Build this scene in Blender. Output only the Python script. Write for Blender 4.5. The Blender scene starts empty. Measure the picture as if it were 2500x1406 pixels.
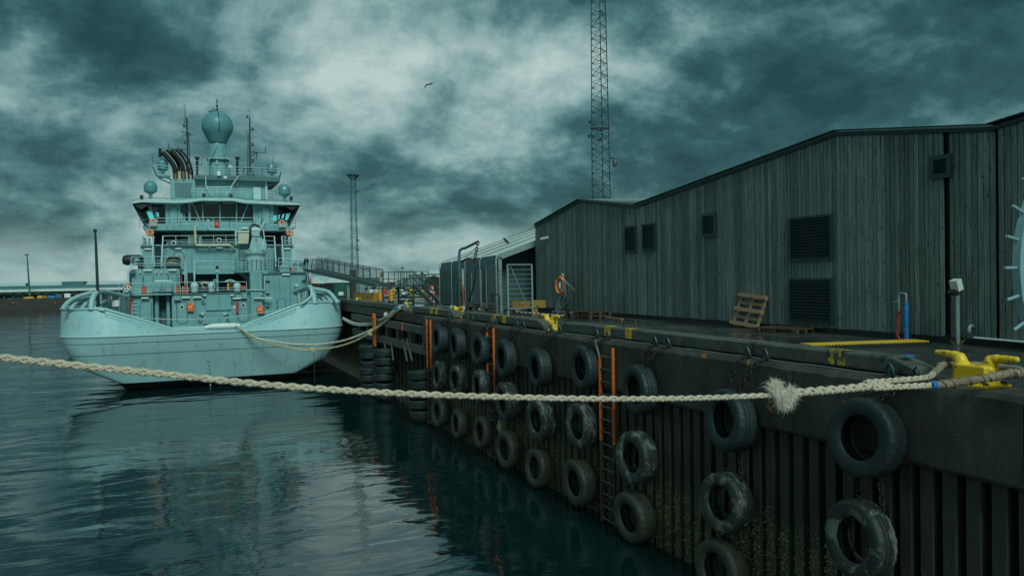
import bpy, math, random
from mathutils import Vector as V, Matrix
random.seed(7)
SC = bpy.context.scene
COL = SC.collection
rad = math.radians

# ------------------------------------------------------------------ camera
EYE = V((0, 0, 6.76)); FOC = 1944.0
_a, _p, _r = rad(23.0), rad(.906), rad(1.03)
_R0 = V((math.cos(_a), -math.sin(_a), 0))
FW = V((math.sin(_a)*math.cos(_p), math.cos(_a)*math.cos(_p), -math.sin(_p)))
_U0 = _R0.cross(FW)
RT = math.cos(_r)*_R0 - math.sin(_r)*_U0
UP = math.sin(_r)*_R0 + math.cos(_r)*_U0
cd = bpy.data.cameras.new('camera'); cam = bpy.data.objects.new('camera', cd); COL.objects.link(cam)
cd.sensor_width = 36; cd.lens = 28.0; cd.clip_start = .1; cd.clip_end = 6000
cam.matrix_world = Matrix(((RT.x, UP.x, -FW.x, EYE.x), (RT.y, UP.y, -FW.y, EYE.y), (RT.z, UP.z, -FW.z, EYE.z), (0, 0, 0, 1)))
SC.camera = cam

# ------------------------------------------------------------------ world, sun, exposure
SUN_DIR = V((-.05, -.76, .65)).normalized()      # towards the sun
w = bpy.data.worlds.new('World'); SC.world = w; w.use_nodes = True
nt = w.node_tree; N = nt.nodes; L = nt.links; N.clear()
def nd(t, **k):
    n = N.new(t)
    for a, b in k.items(): setattr(n, a, b)
    return n
def mth(op, a, b=None, c=None, clamp=False):
    n = nd('ShaderNodeMath', operation=op); n.use_clamp = clamp
    for i, x in enumerate((a, b, c)):
        if x is None: continue
        if isinstance(x, (int, float)): n.inputs[i].default_value = x
        else: L.new(x, n.inputs[i])
    return n.outputs[0]
def ramp(fac, stops, interp='EASE'):
    n = nd('ShaderNodeValToRGB'); cr = n.color_ramp; cr.interpolation = interp
    while len(cr.elements) < len(stops): cr.elements.new(.5)
    for e, (p, c) in zip(cr.elements, stops):
        e.position = p; e.color = (c[0], c[1], c[2], 1) if not isinstance(c, float) else (c, c, c, 1)
    L.new(fac, n.inputs[0]); return n.outputs[0]
def noise(vec, scale, det=6, rough=.55, dist=0., out='Fac'):
    n = nd('ShaderNodeTexNoise'); n.inputs['Scale'].default_value = scale; n.inputs['Detail'].default_value = det
    n.inputs['Roughness'].default_value = rough; n.inputs['Distortion'].default_value = dist
    if vec is not None: L.new(vec, n.inputs['Vector'])
    return n.outputs[out]
def vmath(op, a, b=None):
    n = nd('ShaderNodeVectorMath', operation=op)
    for i, x in enumerate((a, b)):
        if x is None: continue
        if isinstance(x, tuple): n.inputs[i].default_value = x
        elif isinstance(x, (int, float)): n.inputs['Scale'].default_value = x
        else: L.new(x, n.inputs[i])
    return n.outputs[0]
def mixc(fac, a, b, mode='MIX'):
    n = nd('ShaderNodeMix', data_type='RGBA', blend_type=mode); n.clamp_factor = True
    for s, x in ((n.inputs[0], fac), (n.inputs[6], a), (n.inputs[7], b)):
        if isinstance(x, (int, float)): s.default_value = x
        elif isinstance(x, tuple): s.default_value = (x[0], x[1], x[2], 1)
        else: L.new(x, s)
    return n.outputs[2]
tc = nd('ShaderNodeTexCoord'); sp = nd('ShaderNodeSeparateXYZ'); L.new(tc.outputs['Generated'], sp.inputs[0])
zz = mth('ADD', mth('MAXIMUM', sp.outputs[2], 0.0), .48)
cb = nd('ShaderNodeCombineXYZ')
L.new(mth('DIVIDE', sp.outputs[0], zz), cb.inputs[0]); L.new(mth('DIVIDE', sp.outputs[1], zz), cb.inputs[1])
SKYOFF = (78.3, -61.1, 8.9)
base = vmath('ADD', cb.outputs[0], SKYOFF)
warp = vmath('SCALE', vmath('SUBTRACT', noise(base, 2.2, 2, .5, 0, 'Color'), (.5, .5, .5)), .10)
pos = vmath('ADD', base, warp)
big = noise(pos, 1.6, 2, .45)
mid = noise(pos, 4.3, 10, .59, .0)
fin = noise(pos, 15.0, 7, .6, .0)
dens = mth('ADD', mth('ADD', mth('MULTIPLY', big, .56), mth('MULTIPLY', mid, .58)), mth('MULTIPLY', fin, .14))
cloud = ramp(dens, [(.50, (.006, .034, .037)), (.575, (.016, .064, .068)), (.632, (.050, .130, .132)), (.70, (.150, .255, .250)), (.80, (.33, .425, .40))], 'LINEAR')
sky = nd('ShaderNodeTexSky', sky_type='NISHITA'); sky.sun_disc = False
sky.sun_elevation = math.asin(SUN_DIR.z); sky.sun_rotation = math.atan2(SUN_DIR.x, SUN_DIR.y)
clear = mixc(1., sky.outputs[0], (.05, .05, .05), 'MULTIPLY')
# a paler strip of thin cloud low over the horizon
lowz = ramp(sp.outputs[2], [(0., 1.), (.085, 0.)])
lown = noise(vmath('MULTIPLY', tc.outputs['Generated'], (3., 3., 16.)), 1.3, 3, .5, .1)
lowf = mth('MULTIPLY', lowz, ramp(lown, [(.40, .1), (.62, 1.)]))
cloud2 = mixc(mth('MULTIPLY', lowf, .8), cloud, (.23, .335, .325))
fincol = mixc(.06, cloud2, clear)
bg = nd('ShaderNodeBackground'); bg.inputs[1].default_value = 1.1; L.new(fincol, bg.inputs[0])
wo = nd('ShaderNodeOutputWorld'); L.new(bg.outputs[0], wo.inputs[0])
ld = bpy.data.lights.new('sun', 'SUN'); sun = bpy.data.objects.new('sun', ld); COL.objects.link(sun)
ld.energy = 1.5; ld.angle = rad(22); ld.color = (.74, 1.0, .95)
sun.rotation_euler = SUN_DIR.to_track_quat('Z', 'Y').to_euler(); sun.location = (-20, -40, 60)
SC.view_settings.view_transform = 'Standard'; SC.view_settings.look = 'None'
SC.view_settings.exposure = 0.42; SC.view_settings.gamma = 1.0

# ------------------------------------------------------------------ helpers
def ray(px, py): return FW + (px-1250)/FOC*RT - (py-703)/FOC*UP
def PX(px, py, X): d = ray(px, py); return EYE + d*(X/d.x)          # the point of a plane x = X seen at a photo pixel
def PY(px, py, Y): d = ray(px, py); return EYE + d*(Y/d.y)
def PZ(px, py, Z): d = ray(px, py); return EYE + d*((Z-EYE.z)/d.z)

class MB:
    def __init__(s): s.v = []; s.f = []
    def add(s, vs, fs):
        n = len(s.v); s.v += [tuple(v) for v in vs]; s.f += [tuple(i+n for i in f) for f in fs]; return s
    BF = ((0,3,2,1),(4,5,6,7),(0,1,5,4),(1,2,6,5),(2,3,7,6),(3,0,4,7))
    def bb(s, x0, y0, z0, x1, y1, z1):
        if x0 > x1: x0, x1 = x1, x0
        if y0 > y1: y0, y1 = y1, y0
        if z0 > z1: z0, z1 = z1, z0
        return s.add([(x0,y0,z0),(x1,y0,z0),(x1,y1,z0),(x0,y1,z0),(x0,y0,z1),(x1,y0,z1),(x1,y1,z1),(x0,y1,z1)], MB.BF)
    def box(s, c, d, M=None):
        vs = [V((sx*d[0]/2, sy*d[1]/2, sz*d[2]/2)) for sz in (-1,1) for sx, sy in ((-1,-1),(1,-1),(1,1),(-1,1))]
        if M: vs = [M @ v for v in vs]
        return s.add([v+V(c) for v in vs], MB.BF)
    def bev(s, x0, y0, z0, x1, y1, z1, b):
        """box with chamfered vertical and top edges"""
        if x0 > x1: x0, x1 = x1, x0
        if y0 > y1: y0, y1 = y1, y0
        def ring(i, z): return [(x0+i+b,y0+i,z),(x1-i-b,y0+i,z),(x1-i,y0+i+b,z),(x1-i,y1-i-b,z),(x1-i-b,y1-i,z),(x0+i+b,y1-i,z),(x0+i,y1-i-b,z),(x0+i,y0+i+b,z)]
        r = ring(0,z0)+ring(0,z1-b)+ring(b*.8,z1)
        f = [tuple(range(7,-1,-1)), tuple(range(16,24))]
        for k in (0,8):
            for i in range(8): f.append((k+i,k+(i+1)%8,k+8+(i+1)%8,k+8+i))
        return s.add(r, f)
    def bar(s, p, q, w, h=None, up=V((0,0,1))):
        p, q = V(p), V(q); h = h or w; d = (q-p)
        if d.length < 1e-6: return s
        d.normalize(); a = d.cross(up)
        if a.length < 1e-3: a = d.cross(V((1,0,0)))
        a.normalize(); b = a.cross(d); a *= w/2; b *= h/2
        return s.add([p-a-b,p+a-b,p+a+b,p-a+b,q-a-b,q+a-b,q+a+b,q-a+b], ((0,1,2,3),(7,6,5,4),(1,0,4,5),(2,1,5,6),(3,2,6,7),(0,3,7,4)))
    def tube(s, path, r, n=6, closed=False, caps=True):
        P = [V(p) for p in path]; m = len(P)
        rs = r if isinstance(r, (list, tuple)) else [r]*m
        t = []
        for i in range(m):
            if closed: d = P[(i+1)%m]-P[i-1]
            else: d = P[min(i+1,m-1)]-P[max(i-1,0)]
            t.append(d.normalized() if d.length > 1e-9 else V((0,0,1)))
        u = t[0].cross(V((0,0,1)))
        if u.length < .05: u = t[0].cross(V((1,0,0)))
        u.normalize(); vs = []
        for i in range(m):
            u = u - t[i]*u.dot(t[i])
            if u.length < 1e-6: u = t[i].orthogonal()
            u.normalize(); b = t[i].cross(u)
            for k in range(n):
                c, sn = math.cos(2*math.pi*k/n), math.sin(2*math.pi*k/n)
                vs.append(P[i]+(u*c+b*sn)*rs[i])
        fs = []
        for i in range(m if closed else m-1):
            j = (i+1) % m
            for k in range(n): fs.append((i*n+k, i*n+(k+1)%n, j*n+(k+1)%n, j*n+k))
        if caps and not closed: fs += [tuple(range(n-1,-1,-1)), tuple(range((m-1)*n, m*n))]
        return s.add(vs, fs)
    def lathe(s, prof, c=(0,0,0), n=24, axis='z', closed=False):
        c = V(c); vs = []
        for r, h in prof:
            for k in range(n):
                a = 2*math.pi*k/n; x, y = r*math.cos(a), r*math.sin(a)
                vs.append(c + (V((x,y,h)) if axis == 'z' else V((h,x,y)) if axis == 'x' else V((x,h,y))))
        m = len(prof); fs = []
        for i in range(m if closed else m-1):
            j = (i+1) % m
            for k in range(n): fs.append((i*n+k, i*n+(k+1)%n, j*n+(k+1)%n, j*n+k))
        if not closed:
            if prof[0][0] > 1e-4: fs.append(tuple(range(n-1,-1,-1)))
            if prof[-1][0] > 1e-4: fs.append(tuple(range((m-1)*n, m*n)))
        return s.add(vs, fs)
    def prism(s, A, B):
        n = len(A); return s.add(list(A)+list(B), [tuple(range(n-1,-1,-1)), tuple(range(n,2*n))]+[(i,(i+1)%n,n+(i+1)%n,n+i) for i in range(n)])
    def quad(s, *p): return s.add(p, [tuple(range(len(p)))])
    def mesh(s, name, smooth=False, off=None):
        me = bpy.data.meshes.new(name)
        vs = s.v if off is None else [(x-off[0], y-off[1], z-off[2]) for x, y, z in s.v]
        me.from_pydata(vs, [], s.f); me.update()
        import bmesh
        b = bmesh.new(); b.from_mesh(me); bmesh.ops.recalc_face_normals(b, faces=b.faces); b.to_mesh(me); b.free()
        if smooth:
            me.polygons.foreach_set('use_smooth', [True]*len(me.polygons))
            me.set_sharp_from_angle(angle=rad(smooth if smooth > 1 else 40))
        return me
    def build(s, name, m, parent=None, smooth=False, label=None, local=False):
        off = None
        if parent is not None and not local: off = OFF.get(parent.name, V((0,0,0)))
        me = s.mesh(name, smooth, off); o = bpy.data.objects.new(name, me); COL.objects.link(o)
        if m: me.materials.append(m)
        if parent is not None:
            o.parent = parent; OFF[o.name] = OFF.get(parent.name, V((0,0,0)))
        if label: o['label'] = label
        return o
OFF = {}
def thing(name, label, cat, loc=(0,0,0), group=None, rz=0):
    o = bpy.data.objects.new(name, None); COL.objects.link(o); o.location = loc; o.rotation_euler = (0,0,rz)
    o.empty_display_size = .2
    OFF[o.name] = V(loc) ; o['label'] = label; o['category'] = cat
    if group: o['group'] = group
    return o
def tag(o, label, cat, group=None):
    o['label'] = label; o['category'] = cat
    if group: o['group'] = group
    return o
def struct(o): o['kind'] = 'structure'; return o
def put(name, me, m, parent, loc=(0,0,0), rot=(0,0,0), scale=None):
    """an object sharing mesh data, placed in the parent's frame (world coordinates in, parent offset removed)"""
    o = bpy.data.objects.new(name, me); COL.objects.link(o)
    if m and not me.materials: me.materials.append(m)
    off = OFF.get(parent.name, V((0,0,0))) if parent else V((0,0,0))
    o.location = V(loc)-off; o.rotation_euler = rot
    if scale: o.scale = scale
    if parent: o.parent = parent
    OFF[o.name] = V(loc)
    return o
def arc(c, r, a0, a1, n, ax=V((1,0,0)), ay=V((0,0,1))):
    return [V(c)+ax*(r*math.cos(a0+(a1-a0)*i/n))+ay*(r*math.sin(a0+(a1-a0)*i/n)) for i in range(n+1)]
def smoothpath(pts, k=6):
    """Catmull-Rom through the points"""
    P = [V(p) for p in pts]; out = []
    for i in range(len(P)-1):
        a, b, c, d = P[max(i-1,0)], P[i], P[i+1], P[min(i+2,len(P)-1)]
        for j in range(k):
            t = j/k
            out.append(.5*((2*b)+(c-a)*t+(2*a-5*b+4*c-d)*t*t+(3*b-a-3*c+d)*t**3))
    out.append(P[-1]); return out
def sag(p, q, s, n=14):
    p, q = V(p), V(q)
    return [p.lerp(q, i/n)-V((0,0,s*4*(i/n)*(1-i/n))) for i in range(n+1)]
def text_mesh(txt, size, depth=.004):
    cu = bpy.data.curves.new('lettering', 'FONT'); cu.body = txt; cu.size = size; cu.extrude = depth; cu.align_x = 'CENTER'; cu.align_y = 'CENTER'
    o = bpy.data.objects.new('lettering', cu); COL.objects.link(o)
    me = bpy.data.meshes.new_from_object(o.evaluated_get(bpy.context.evaluated_depsgraph_get()))
    bpy.data.objects.remove(o); bpy.data.curves.remove(cu); return me

# ------------------------------------------------------------------ materials
def newmat(name):
    global nt, N, L
    m = bpy.data.materials.new(name); m.use_nodes = True; nt = m.node_tree; N = nt.nodes; L = nt.links
    b = N['Principled BSDF']; return m, b
def setv(b, k, x):
    s = b.inputs[k]
    if isinstance(x, tuple): s.default_value = (x[0], x[1], x[2], 1)
    elif isinstance(x, (int, float)): s.default_value = x
    else: L.new(x, s)
def coords(world=False, rnd=True):
    t = nd('ShaderNodeTexCoord'); v = t.outputs['Object']
    if world: return nd('ShaderNodeNewGeometry').outputs['Position']
    if rnd:
        oi = nd('ShaderNodeObjectInfo'); v = vmath('ADD', v, vmath('SCALE', vmath('ADD', (37.,91.,13.), oi.outputs['Random']), 1.0))
        # the random value shifts the pattern from one copy to the next
        c = nd('ShaderNodeCombineXYZ'); L.new(mth('MULTIPLY', oi.outputs['Random'], 53.), c.inputs[0]); L.new(mth('MULTIPLY', oi.outputs['Random'], 29.), c.inputs[2])
        v = vmath('ADD', v, c.outputs[0])
    return v
def bumpn(b, h, strength=.4, dist=.01):
    n = nd('ShaderNodeBump'); n.inputs['Strength'].default_value = strength; n.inputs['Distance'].default_value = dist
    L.new(h, n.inputs['Height']); L.new(n.outputs[0], b.inputs['Normal'])
def pm(name, col, rough=.55, metal=0., var=.22, scale=2.5, col2=None, thr=.6, sc2=6., bump=.0, bsc=40., bd=.004, streak=0., world=False, spec=None, rusty=0.):
    """paint / plain material: base colour with broad variation, optional second colour in patches (wear), vertical streaks, fine relief"""
    m, b = newmat(name); v = coords(world)
    f = noise(v, scale, 5, .6)
    c = mixc(ramp(f, [(.3, 0.), (.7, 1.)], 'LINEAR'), tuple(x*(1-var) for x in col), tuple(min(1, x*(1+var)) for x in col))
    if streak:
        s = noise(vmath('MULTIPLY', v, (7., 7., .35)), 1.6, 5, .6)
        c = mixc(mth('MULTIPLY', ramp(s, [(.5, 0.), (.72, 1.)], 'LINEAR'), streak), c, tuple(x*.45 for x in col))
    if rusty:
        s = noise(vmath('MULTIPLY', v, (2.2, 2.2, .22)), 1.5, 6, .62)
        c = mixc(mth('MULTIPLY', ramp(s, [(.56, 0.), (.70, 1.)], 'LINEAR'), rusty), c, (.15, .11, .07))
    r = mth('ADD', mth('MULTIPLY', noise(v, scale*3, 4, .6), .25), rough-.12)
    if col2:
        g = noise(v, sc2, 7, .65)
        k = ramp(g, [(thr, 0.), (thr+.05, 1.)], 'LINEAR'); c = mixc(k, c, col2)
    setv(b, 'Base Color', c); setv(b, 'Roughness', r); setv(b, 'Metallic', metal)
    if spec is not None: setv(b, 'Specular IOR Level', spec)
    if bump: bumpn(b, noise(v, bsc, 5, .6), bump, bd)
    return m
RUST = (.16, .07, .03)
M = {}
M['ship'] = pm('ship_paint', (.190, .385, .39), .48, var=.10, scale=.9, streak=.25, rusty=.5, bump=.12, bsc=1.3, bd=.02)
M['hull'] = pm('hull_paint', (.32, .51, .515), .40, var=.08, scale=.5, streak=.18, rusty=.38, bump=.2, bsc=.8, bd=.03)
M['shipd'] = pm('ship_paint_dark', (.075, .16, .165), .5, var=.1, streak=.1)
M['rail'] = pm('rail_paint', (.46, .62, .61), .45, var=.08)
M['radome'] = pm('radome_paint', (.10, .27, .29), .4, var=.06, streak=.08)
M['boot'] = pm('boot_black', (.008, .014, .014), .5, var=.2)
M['stripew'] = pm('worn_stripe_paint', (.66, .40, .02), .6, var=.2, scale=5, col2=(.055,.055,.045), thr=.47, sc2=7)
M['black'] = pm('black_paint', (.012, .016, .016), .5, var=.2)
M['dark'] = pm('dark_metal', (.03, .05, .052), .5, .3, var=.2)
M['shipdeck'] = pm('deck_paint', (.05, .10, .10), .6, var=.15)
M['exh'] = pm('exhaust_soot', (.022, .016, .012), .6, .3, var=.3, scale=5)
M['brass'] = pm('exhaust_heated_steel', (.30, .17, .07), .4, .7, var=.3, scale=6, col2=(.05,.03,.02), thr=.62)
M['orange'] = pm('orange_plastic', (.95, .13, .012), .4, var=.05)
M['red'] = pm('red_paint', (.55, .045, .022), .45, var=.1)
M['ring'] = pm('lifebuoy_orange', (.95, .17, .035), .5, var=.08)
M['white'] = pm('white_paint', (.78, .80, .76), .45, var=.06, streak=.1)
M['pale'] = pm('pale_weathered', (.55, .56, .50), .6, var=.12, streak=.2)
M['cream'] = pm('pipe_weathered', (.58, .55, .40), .5, var=.15, col2=(.25,.2,.12), thr=.66)
M['yellow'] = pm('yellow_paint', (.86, .52, .02), .42, var=.10, scale=3, col2=(.17,.06,.02), thr=.585, sc2=8, bump=.35, bsc=18, bd=.008)
M['yellowd'] = pm('yellow_concrete', (.34, .19, .03), .7, var=.3, scale=4, col2=(.09,.07,.04), thr=.54, sc2=4, bump=.4, bsc=15, bd=.02)
M['amber'] = pm('amber_paint', (.72, .27, .02), .5, var=.2, scale=5, col2=(.10,.06,.03), thr=.66, sc2=9)
M['stripe'] = pm('stripe_paint', (.70, .40, .02), .55, var=.2, scale=5, col2=(.07,.06,.045), thr=.60, sc2=11)
M['blue'] = pm('blue_plastic', (.015, .20, .55), .42, var=.1)
M['tarp'] = pm('blue_tarp', (.02, .16, .42), .5, var=.2, bump=.5, bsc=6, bd=.03)
M['ladder'] = pm('ladder_orange', (.66, .13, .02), .5, var=.15, col2=RUST, thr=.62, sc2=14)
M['rust'] = pm('rusty_steel', (.075, .045, .028), .75, .1, var=.35, scale=9, bump=.5, bsc=50)
M['chain'] = pm('chain_steel', (.035, .034, .030), .6, .4, var=.4, scale=14)
M['shackle'] = pm('shackle_paint', (.02, .075, .085), .45, .2, var=.3, scale=20)
M['galv'] = pm('galvanised_steel', (.30, .38, .38), .5, .45, var=.15, scale=6)
M['galvd'] = pm('dull_steel', (.085, .125, .125), .55, .3, var=.2, scale=5)
M['glass'] = pm('dark_glass', (.008, .028, .032), .08, var=.1)
M['conc'] = pm('kerb_concrete', (.090, .092, .078), .72, var=.3, scale=2.2, col2=(.035,.036,.030), thr=.58, sc2=3.5, bump=.5, bsc=22, bd=.01)
M['tent'] = pm('tent_side_fabric', (.050, .105, .105), .42, var=.12, scale=.8, bump=.55, bsc=.9, bd=.08)
M['tentr'] = pm('tent_roof_fabric', (.62, .66, .62), .6, var=.08, scale=.6, streak=.12)
M['green'] = pm('green_paint', (.008, .10, .055), .5, var=.12)
M['brown'] = pm('brown_panels', (.035, .032, .027), .7, var=.2)
M['offwhite'] = pm('offwhite_cladding', (.50, .55, .50), .65, var=.06, scale=.2)
M['roofw'] = pm('pale_roof', (.60, .66, .64), .6, var=.05, scale=.2)
M['teald'] = pm('teal_cladding', (.05, .14, .15), .6, var=.15, scale=.3)
M['steel'] = pm('platform_steel', (.055, .088, .088), .5, .2, var=.2, scale=4)
M['tread'] = pm('stair_tread', (.035, .11, .115), .5, var=.2)
M['ropew'] = pm('mooring_rope', (.62, .60, .50), .85, var=.2, scale=9, bump=.6, bsc=60, bd=.01)
M['ropey'] = pm('old_mooring_rope', (.52, .44, .25), .85, var=.25, scale=9, bump=.6, bsc=60, bd=.01)
M['hosered'] = pm('red_hose', (.34, .045, .02), .6, var=.35, scale=12, col2=(.12,.03,.02), thr=.6, sc2=20)
M['gull'] = pm('bird_plumage', (.012, .02, .02), .7, var=.2)

def m_tyre(name, scuff, alg):
    m, b = newmat(name); v = coords(); wp = nd('ShaderNodeNewGeometry').outputs['Position']
    c = mixc(noise(v, 5, 5, .6), (.007, .013, .014), (.022, .036, .038))
    if scuff:
        g = noise(vmath('MULTIPLY', v, (3., 1.3, 1.3)), 1.9, 8, .72, .6)
        k = ramp(g, [(scuff, 0.), (scuff+.07, 1.)], 'LINEAR')
        c = mixc(mth('MULTIPLY', k, .85), c, mixc(noise(v, 25, 4, .7), (.10, .11, .10), (.30, .30, .25)))
    if alg:
        k = ramp(noise(v, 3, 6, .6), [(.30, 0.), (.5, 1.)], 'LINEAR'); c = mixc(mth('MULTIPLY', k, alg), c, mixc(noise(v, 9, 4, .6), (.024,.032,.016), (.065,.056,.034)))
    setv(b, 'Base Color', c); setv(b, 'Roughness', mth('ADD', mth('MULTIPLY', noise(v, 8, 4, .6), .35), .42))
    bumpn(b, noise(v, 28, 5, .65), .45, .01); return m
M['tyre'] = m_tyre('tyre_rubber', .69, 0); M['tyres'] = m_tyre('tyre_rubber_scuffed', .52, .2); M['tyrea'] = m_tyre('tyre_rubber_algae', .66, .85)

def m_boards():
    m, b = newmat('weathered_larch'); v = coords(True); oi = nd('ShaderNodeObjectInfo')
    sh = nd('ShaderNodeCombineXYZ'); L.new(mth('MULTIPLY', oi.outputs['Random'], 40.), sh.inputs[2])
    v = vmath('ADD', v, sh.outputs[0])
    g = noise(vmath('MULTIPLY', v, (18., 18., .8)), 1.6, 8, .65, .4)
    c = mixc(ramp(g, [(.32, 0.), (.7, 1.)], 'LINEAR'), (.080, .112, .103), (.33, .395, .36))
    c = mixc(1., c, ramp(oi.outputs['Random'], [(0., .55), (.5, .9), (1., 1.22)], 'LINEAR'), 'MULTIPLY')
    big = noise(coords(True), .35, 4, .6); c = mixc(ramp(big, [(.35, .35), (.65, 0.)], 'LINEAR'), c, (.055, .072, .066))
    vo = nd('ShaderNodeTexVoronoi'); vo.inputs['Scale'].default_value = 1.0; L.new(vmath('MULTIPLY', v, (5., 7.5, 2.6)), vo.inputs['Vector'])
    kn = ramp(vo.outputs['Distance'], [(.10, 1.), (.19, 0.)], 'LINEAR')
    c = mixc(mth('MULTIPLY', kn, .8), c, (.018, .022, .020))
    ring = ramp(vo.outputs['Distance'], [(.16, 0.), (.23, 1.), (.32, 0.)], 'LINEAR'); c = mixc(mth('MULTIPLY', ring, .35), c, (.26, .29, .26))
    setv(b, 'Base Color', c); setv(b, 'Roughness', .62); bumpn(b, mth('ADD', g, mth('MULTIPLY', kn, -.6)), .6, .008); return m
M['board'] = m_boards()

def m_deck():
    m, b = newmat('wet_asphalt'); v = coords(True)
    wet = noise(vmath('MULTIPLY', v, (1., .35, 1.)), .42, 6, .6, .3)
    k = ramp(wet, [(.42, 0.), (.60, 1.)], 'LINEAR')
    c = mixc(ramp(noise(v, 1.1, 9, .72), [(.35, 0.), (.65, 1.)], 'LINEAR'), (.018, .022, .020), (.075, .083, .075)); c = mixc(mth('MULTIPLY', k, .7), c, (.026, .032, .030))
    setv(b, 'Base Color', c); setv(b, 'Roughness', mth('SUBTRACT', .46, mth('MULTIPLY', k, .40)))
    bumpn(b, mth('MULTIPLY', noise(v, 60, 4, .7), mth('SUBTRACT', 1.0, mth('MULTIPLY', k, .8))), .4, .006); return m
M['deck'] = m_deck()

def m_cap():
    m, b = newmat('quay_cap_concrete'); v = coords(True)
    c = mixc(noise(v, 1.5, 7, .65), (.018, .020, .015), (.125, .112, .082))
    st = noise(vmath('MULTIPLY', v, (1., 5., .5)), 1.0, 5, .6); c = mixc(mth('MULTIPLY', ramp(st, [(.45, 0.), (.7, 1.)], 'LINEAR'), .6), c, (.022, .024, .020))
    dk = noise(v, .5, 4, .6); c = mixc(ramp(dk, [(.36, .75), (.56, 0.)], 'LINEAR'), c, (.017, .020, .017))
    sp_ = ramp(noise(v, 21, 3, .6), [(.66, 0.), (.70, 1.)], 'LINEAR'); c = mixc(mth('MULTIPLY', sp_, .6), c, (.16, .16, .13))
    ru = ramp(noise(v, 2.3, 3, .55), [(.70, 0.), (.715, 1.)], 'LINEAR'); c = mixc(mth('MULTIPLY', ru, .9), c, (.30, .11, .03))
    setv(b, 'Base Color', c); setv(b, 'Roughness', .72)
    sz = nd('ShaderNodeSeparateXYZ'); L.new(v, sz.inputs[0])
    ln = mth('PINGPONG', sz.outputs[2], .14); form = ramp(ln, [(0., 0.), (.012, 1.)], 'LINEAR')   # board marks of the formwork
    bumpn(b, mth('ADD', mth('MULTIPLY', noise(v, 14, 7, .7), 1.), mth('MULTIPLY', form, .35)), .7, .02); return m
M['cap'] = m_cap()

def m_pile():
    m, b = newmat('sheet_pile_steel'); v = coords(True); sz = nd('ShaderNodeSeparateXYZ'); L.new(v, sz.inputs[0]); z = sz.outputs[2]
    c = mixc(noise(vmath('MULTIPLY', v, (3., 3., .5)), 2.2, 6, .65), (.014, .015, .011), (.075, .070, .050))
    lvl = mth('ADD', z, mth('MULTIPLY', mth('SUBTRACT', noise(v, 1.6, 5, .6), .5), 1.2))
    alg = ramp(mth('DIVIDE', lvl, 3.), [(.50, 1.), (.66, 0.)], 'LINEAR')           # growth of the tidal zone
    sp_ = ramp(noise(v, 24, 4, .75), [(.53, 0.), (.62, 1.)], 'LINEAR')
    c = mixc(mth('MULTIPLY', alg, .8), c, mixc(noise(v, 3, 5, .6), (.020, .022, .011), (.065, .058, .028)))
    c = mixc(mth('MULTIPLY', mth('MULTIPLY', alg, sp_), .85), c, (.30, .28, .16))
    setv(b, 'Base Color', c); setv(b, 'Roughness', .7); bumpn(b, noise(v, 30, 6, .7), .8, .02); return m
M['pile'] = m_pile()

def m_water():
    m, b = newmat('harbour_water'); v = coords(True)
    calm = ramp(noise(v, .06, 3, .5), [(.35, .35), (.65, 1.)], 'LINEAR')
    sw = noise(vmath('MULTIPLY', v, (.55, 1., 1.)), .20, 2, .45, .3)
    rp = noise(vmath('MULTIPLY', v, (.7, 1.25, 1.)), .62, 2, .45, .6)
    fi = noise(vmath('MULTIPLY', v, (.8, 1.3, 1.)), 4.2, 3, .55, .3)
    h = mth('ADD', mth('ADD', mth('MULTIPLY', sw, .15), mth('MULTIPLY', rp, .042)), mth('MULTIPLY', mth('MULTIPLY', fi, .0045), calm))
    setv(b, 'Base Color', (.0035, .018, .019)); setv(b, 'Roughness', .02); setv(b, 'IOR', 2.15)
    bumpn(b, h, 1.0, 1.0); return m
M['water'] = m_water()

def m_rope(name, ca, cb_):
    m, b = newmat(name); v = coords(True)
    c = mixc(noise(v, 7, 6, .65), ca, cb_); c = mixc(ramp(noise(v, 3.1, 3, .5), [(.66, 0.), (.74, .5)], 'LINEAR'), c, (.30, .17, .08))
    c = mixc(ramp(noise(v, 90, 3, .6), [(.4, .3), (.6, 0.)], 'LINEAR'), c, (.16, .12, .08))
    setv(b, 'Base Color', c); setv(b, 'Roughness', .9); bumpn(b, noise(v, 160, 4, .7), .8, .006); return m
M['rope'] = m_rope('braided_rope', (.46, .35, .25), (.92, .76, .59))
M['fray'] = m_rope('frayed_fibre', (.88, .72, .56), (1.0, .90, .76))
M['sleeve'] = m_rope('worn_sleeve', (.10, .075, .05), (.52, .40, .27))

def m_wood(name, a, c2):
    m, b = newmat(name); v = coords()
    g = noise(vmath('MULTIPLY', v, (2., 14., 14.)), 2., 7, .65, .3)
    setv(b, 'Base Color', mixc(ramp(g, [(.3, 0.), (.7, 1.)], 'LINEAR'), a, c2)); setv(b, 'Roughness', .75); bumpn(b, g, .5, .01); return m
M['pallet'] = m_wood('pallet_wood', (.17, .095, .05), (.50, .31, .18)); M['palletd'] = m_wood('wet_pallet_wood', (.035, .024, .016), (.12, .075, .042))
# ================================================================== SETTING
DK = 4.94                      # quay level
QX = 10.76                     # face of the quay cap
MB().quad((-1500,-300,0),(11.3,-300,0),(11.3,246,0),(-1500,246,0)).build('water', M['water'])
struct(bpy.data.objects['water'])
MB().quad((11.2,-60,DK),(900,-60,DK),(900,1400,DK),(11.2,1400,DK)).build('quay_deck', M['deck']); struct(bpy.data.objects['quay_deck'])
FQ = 241.0
MB().bb(-900,FQ,-1,11.0,1400,2.95).build('far_quay', M['brown']); struct(bpy.data.objects['far_quay'])

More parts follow.
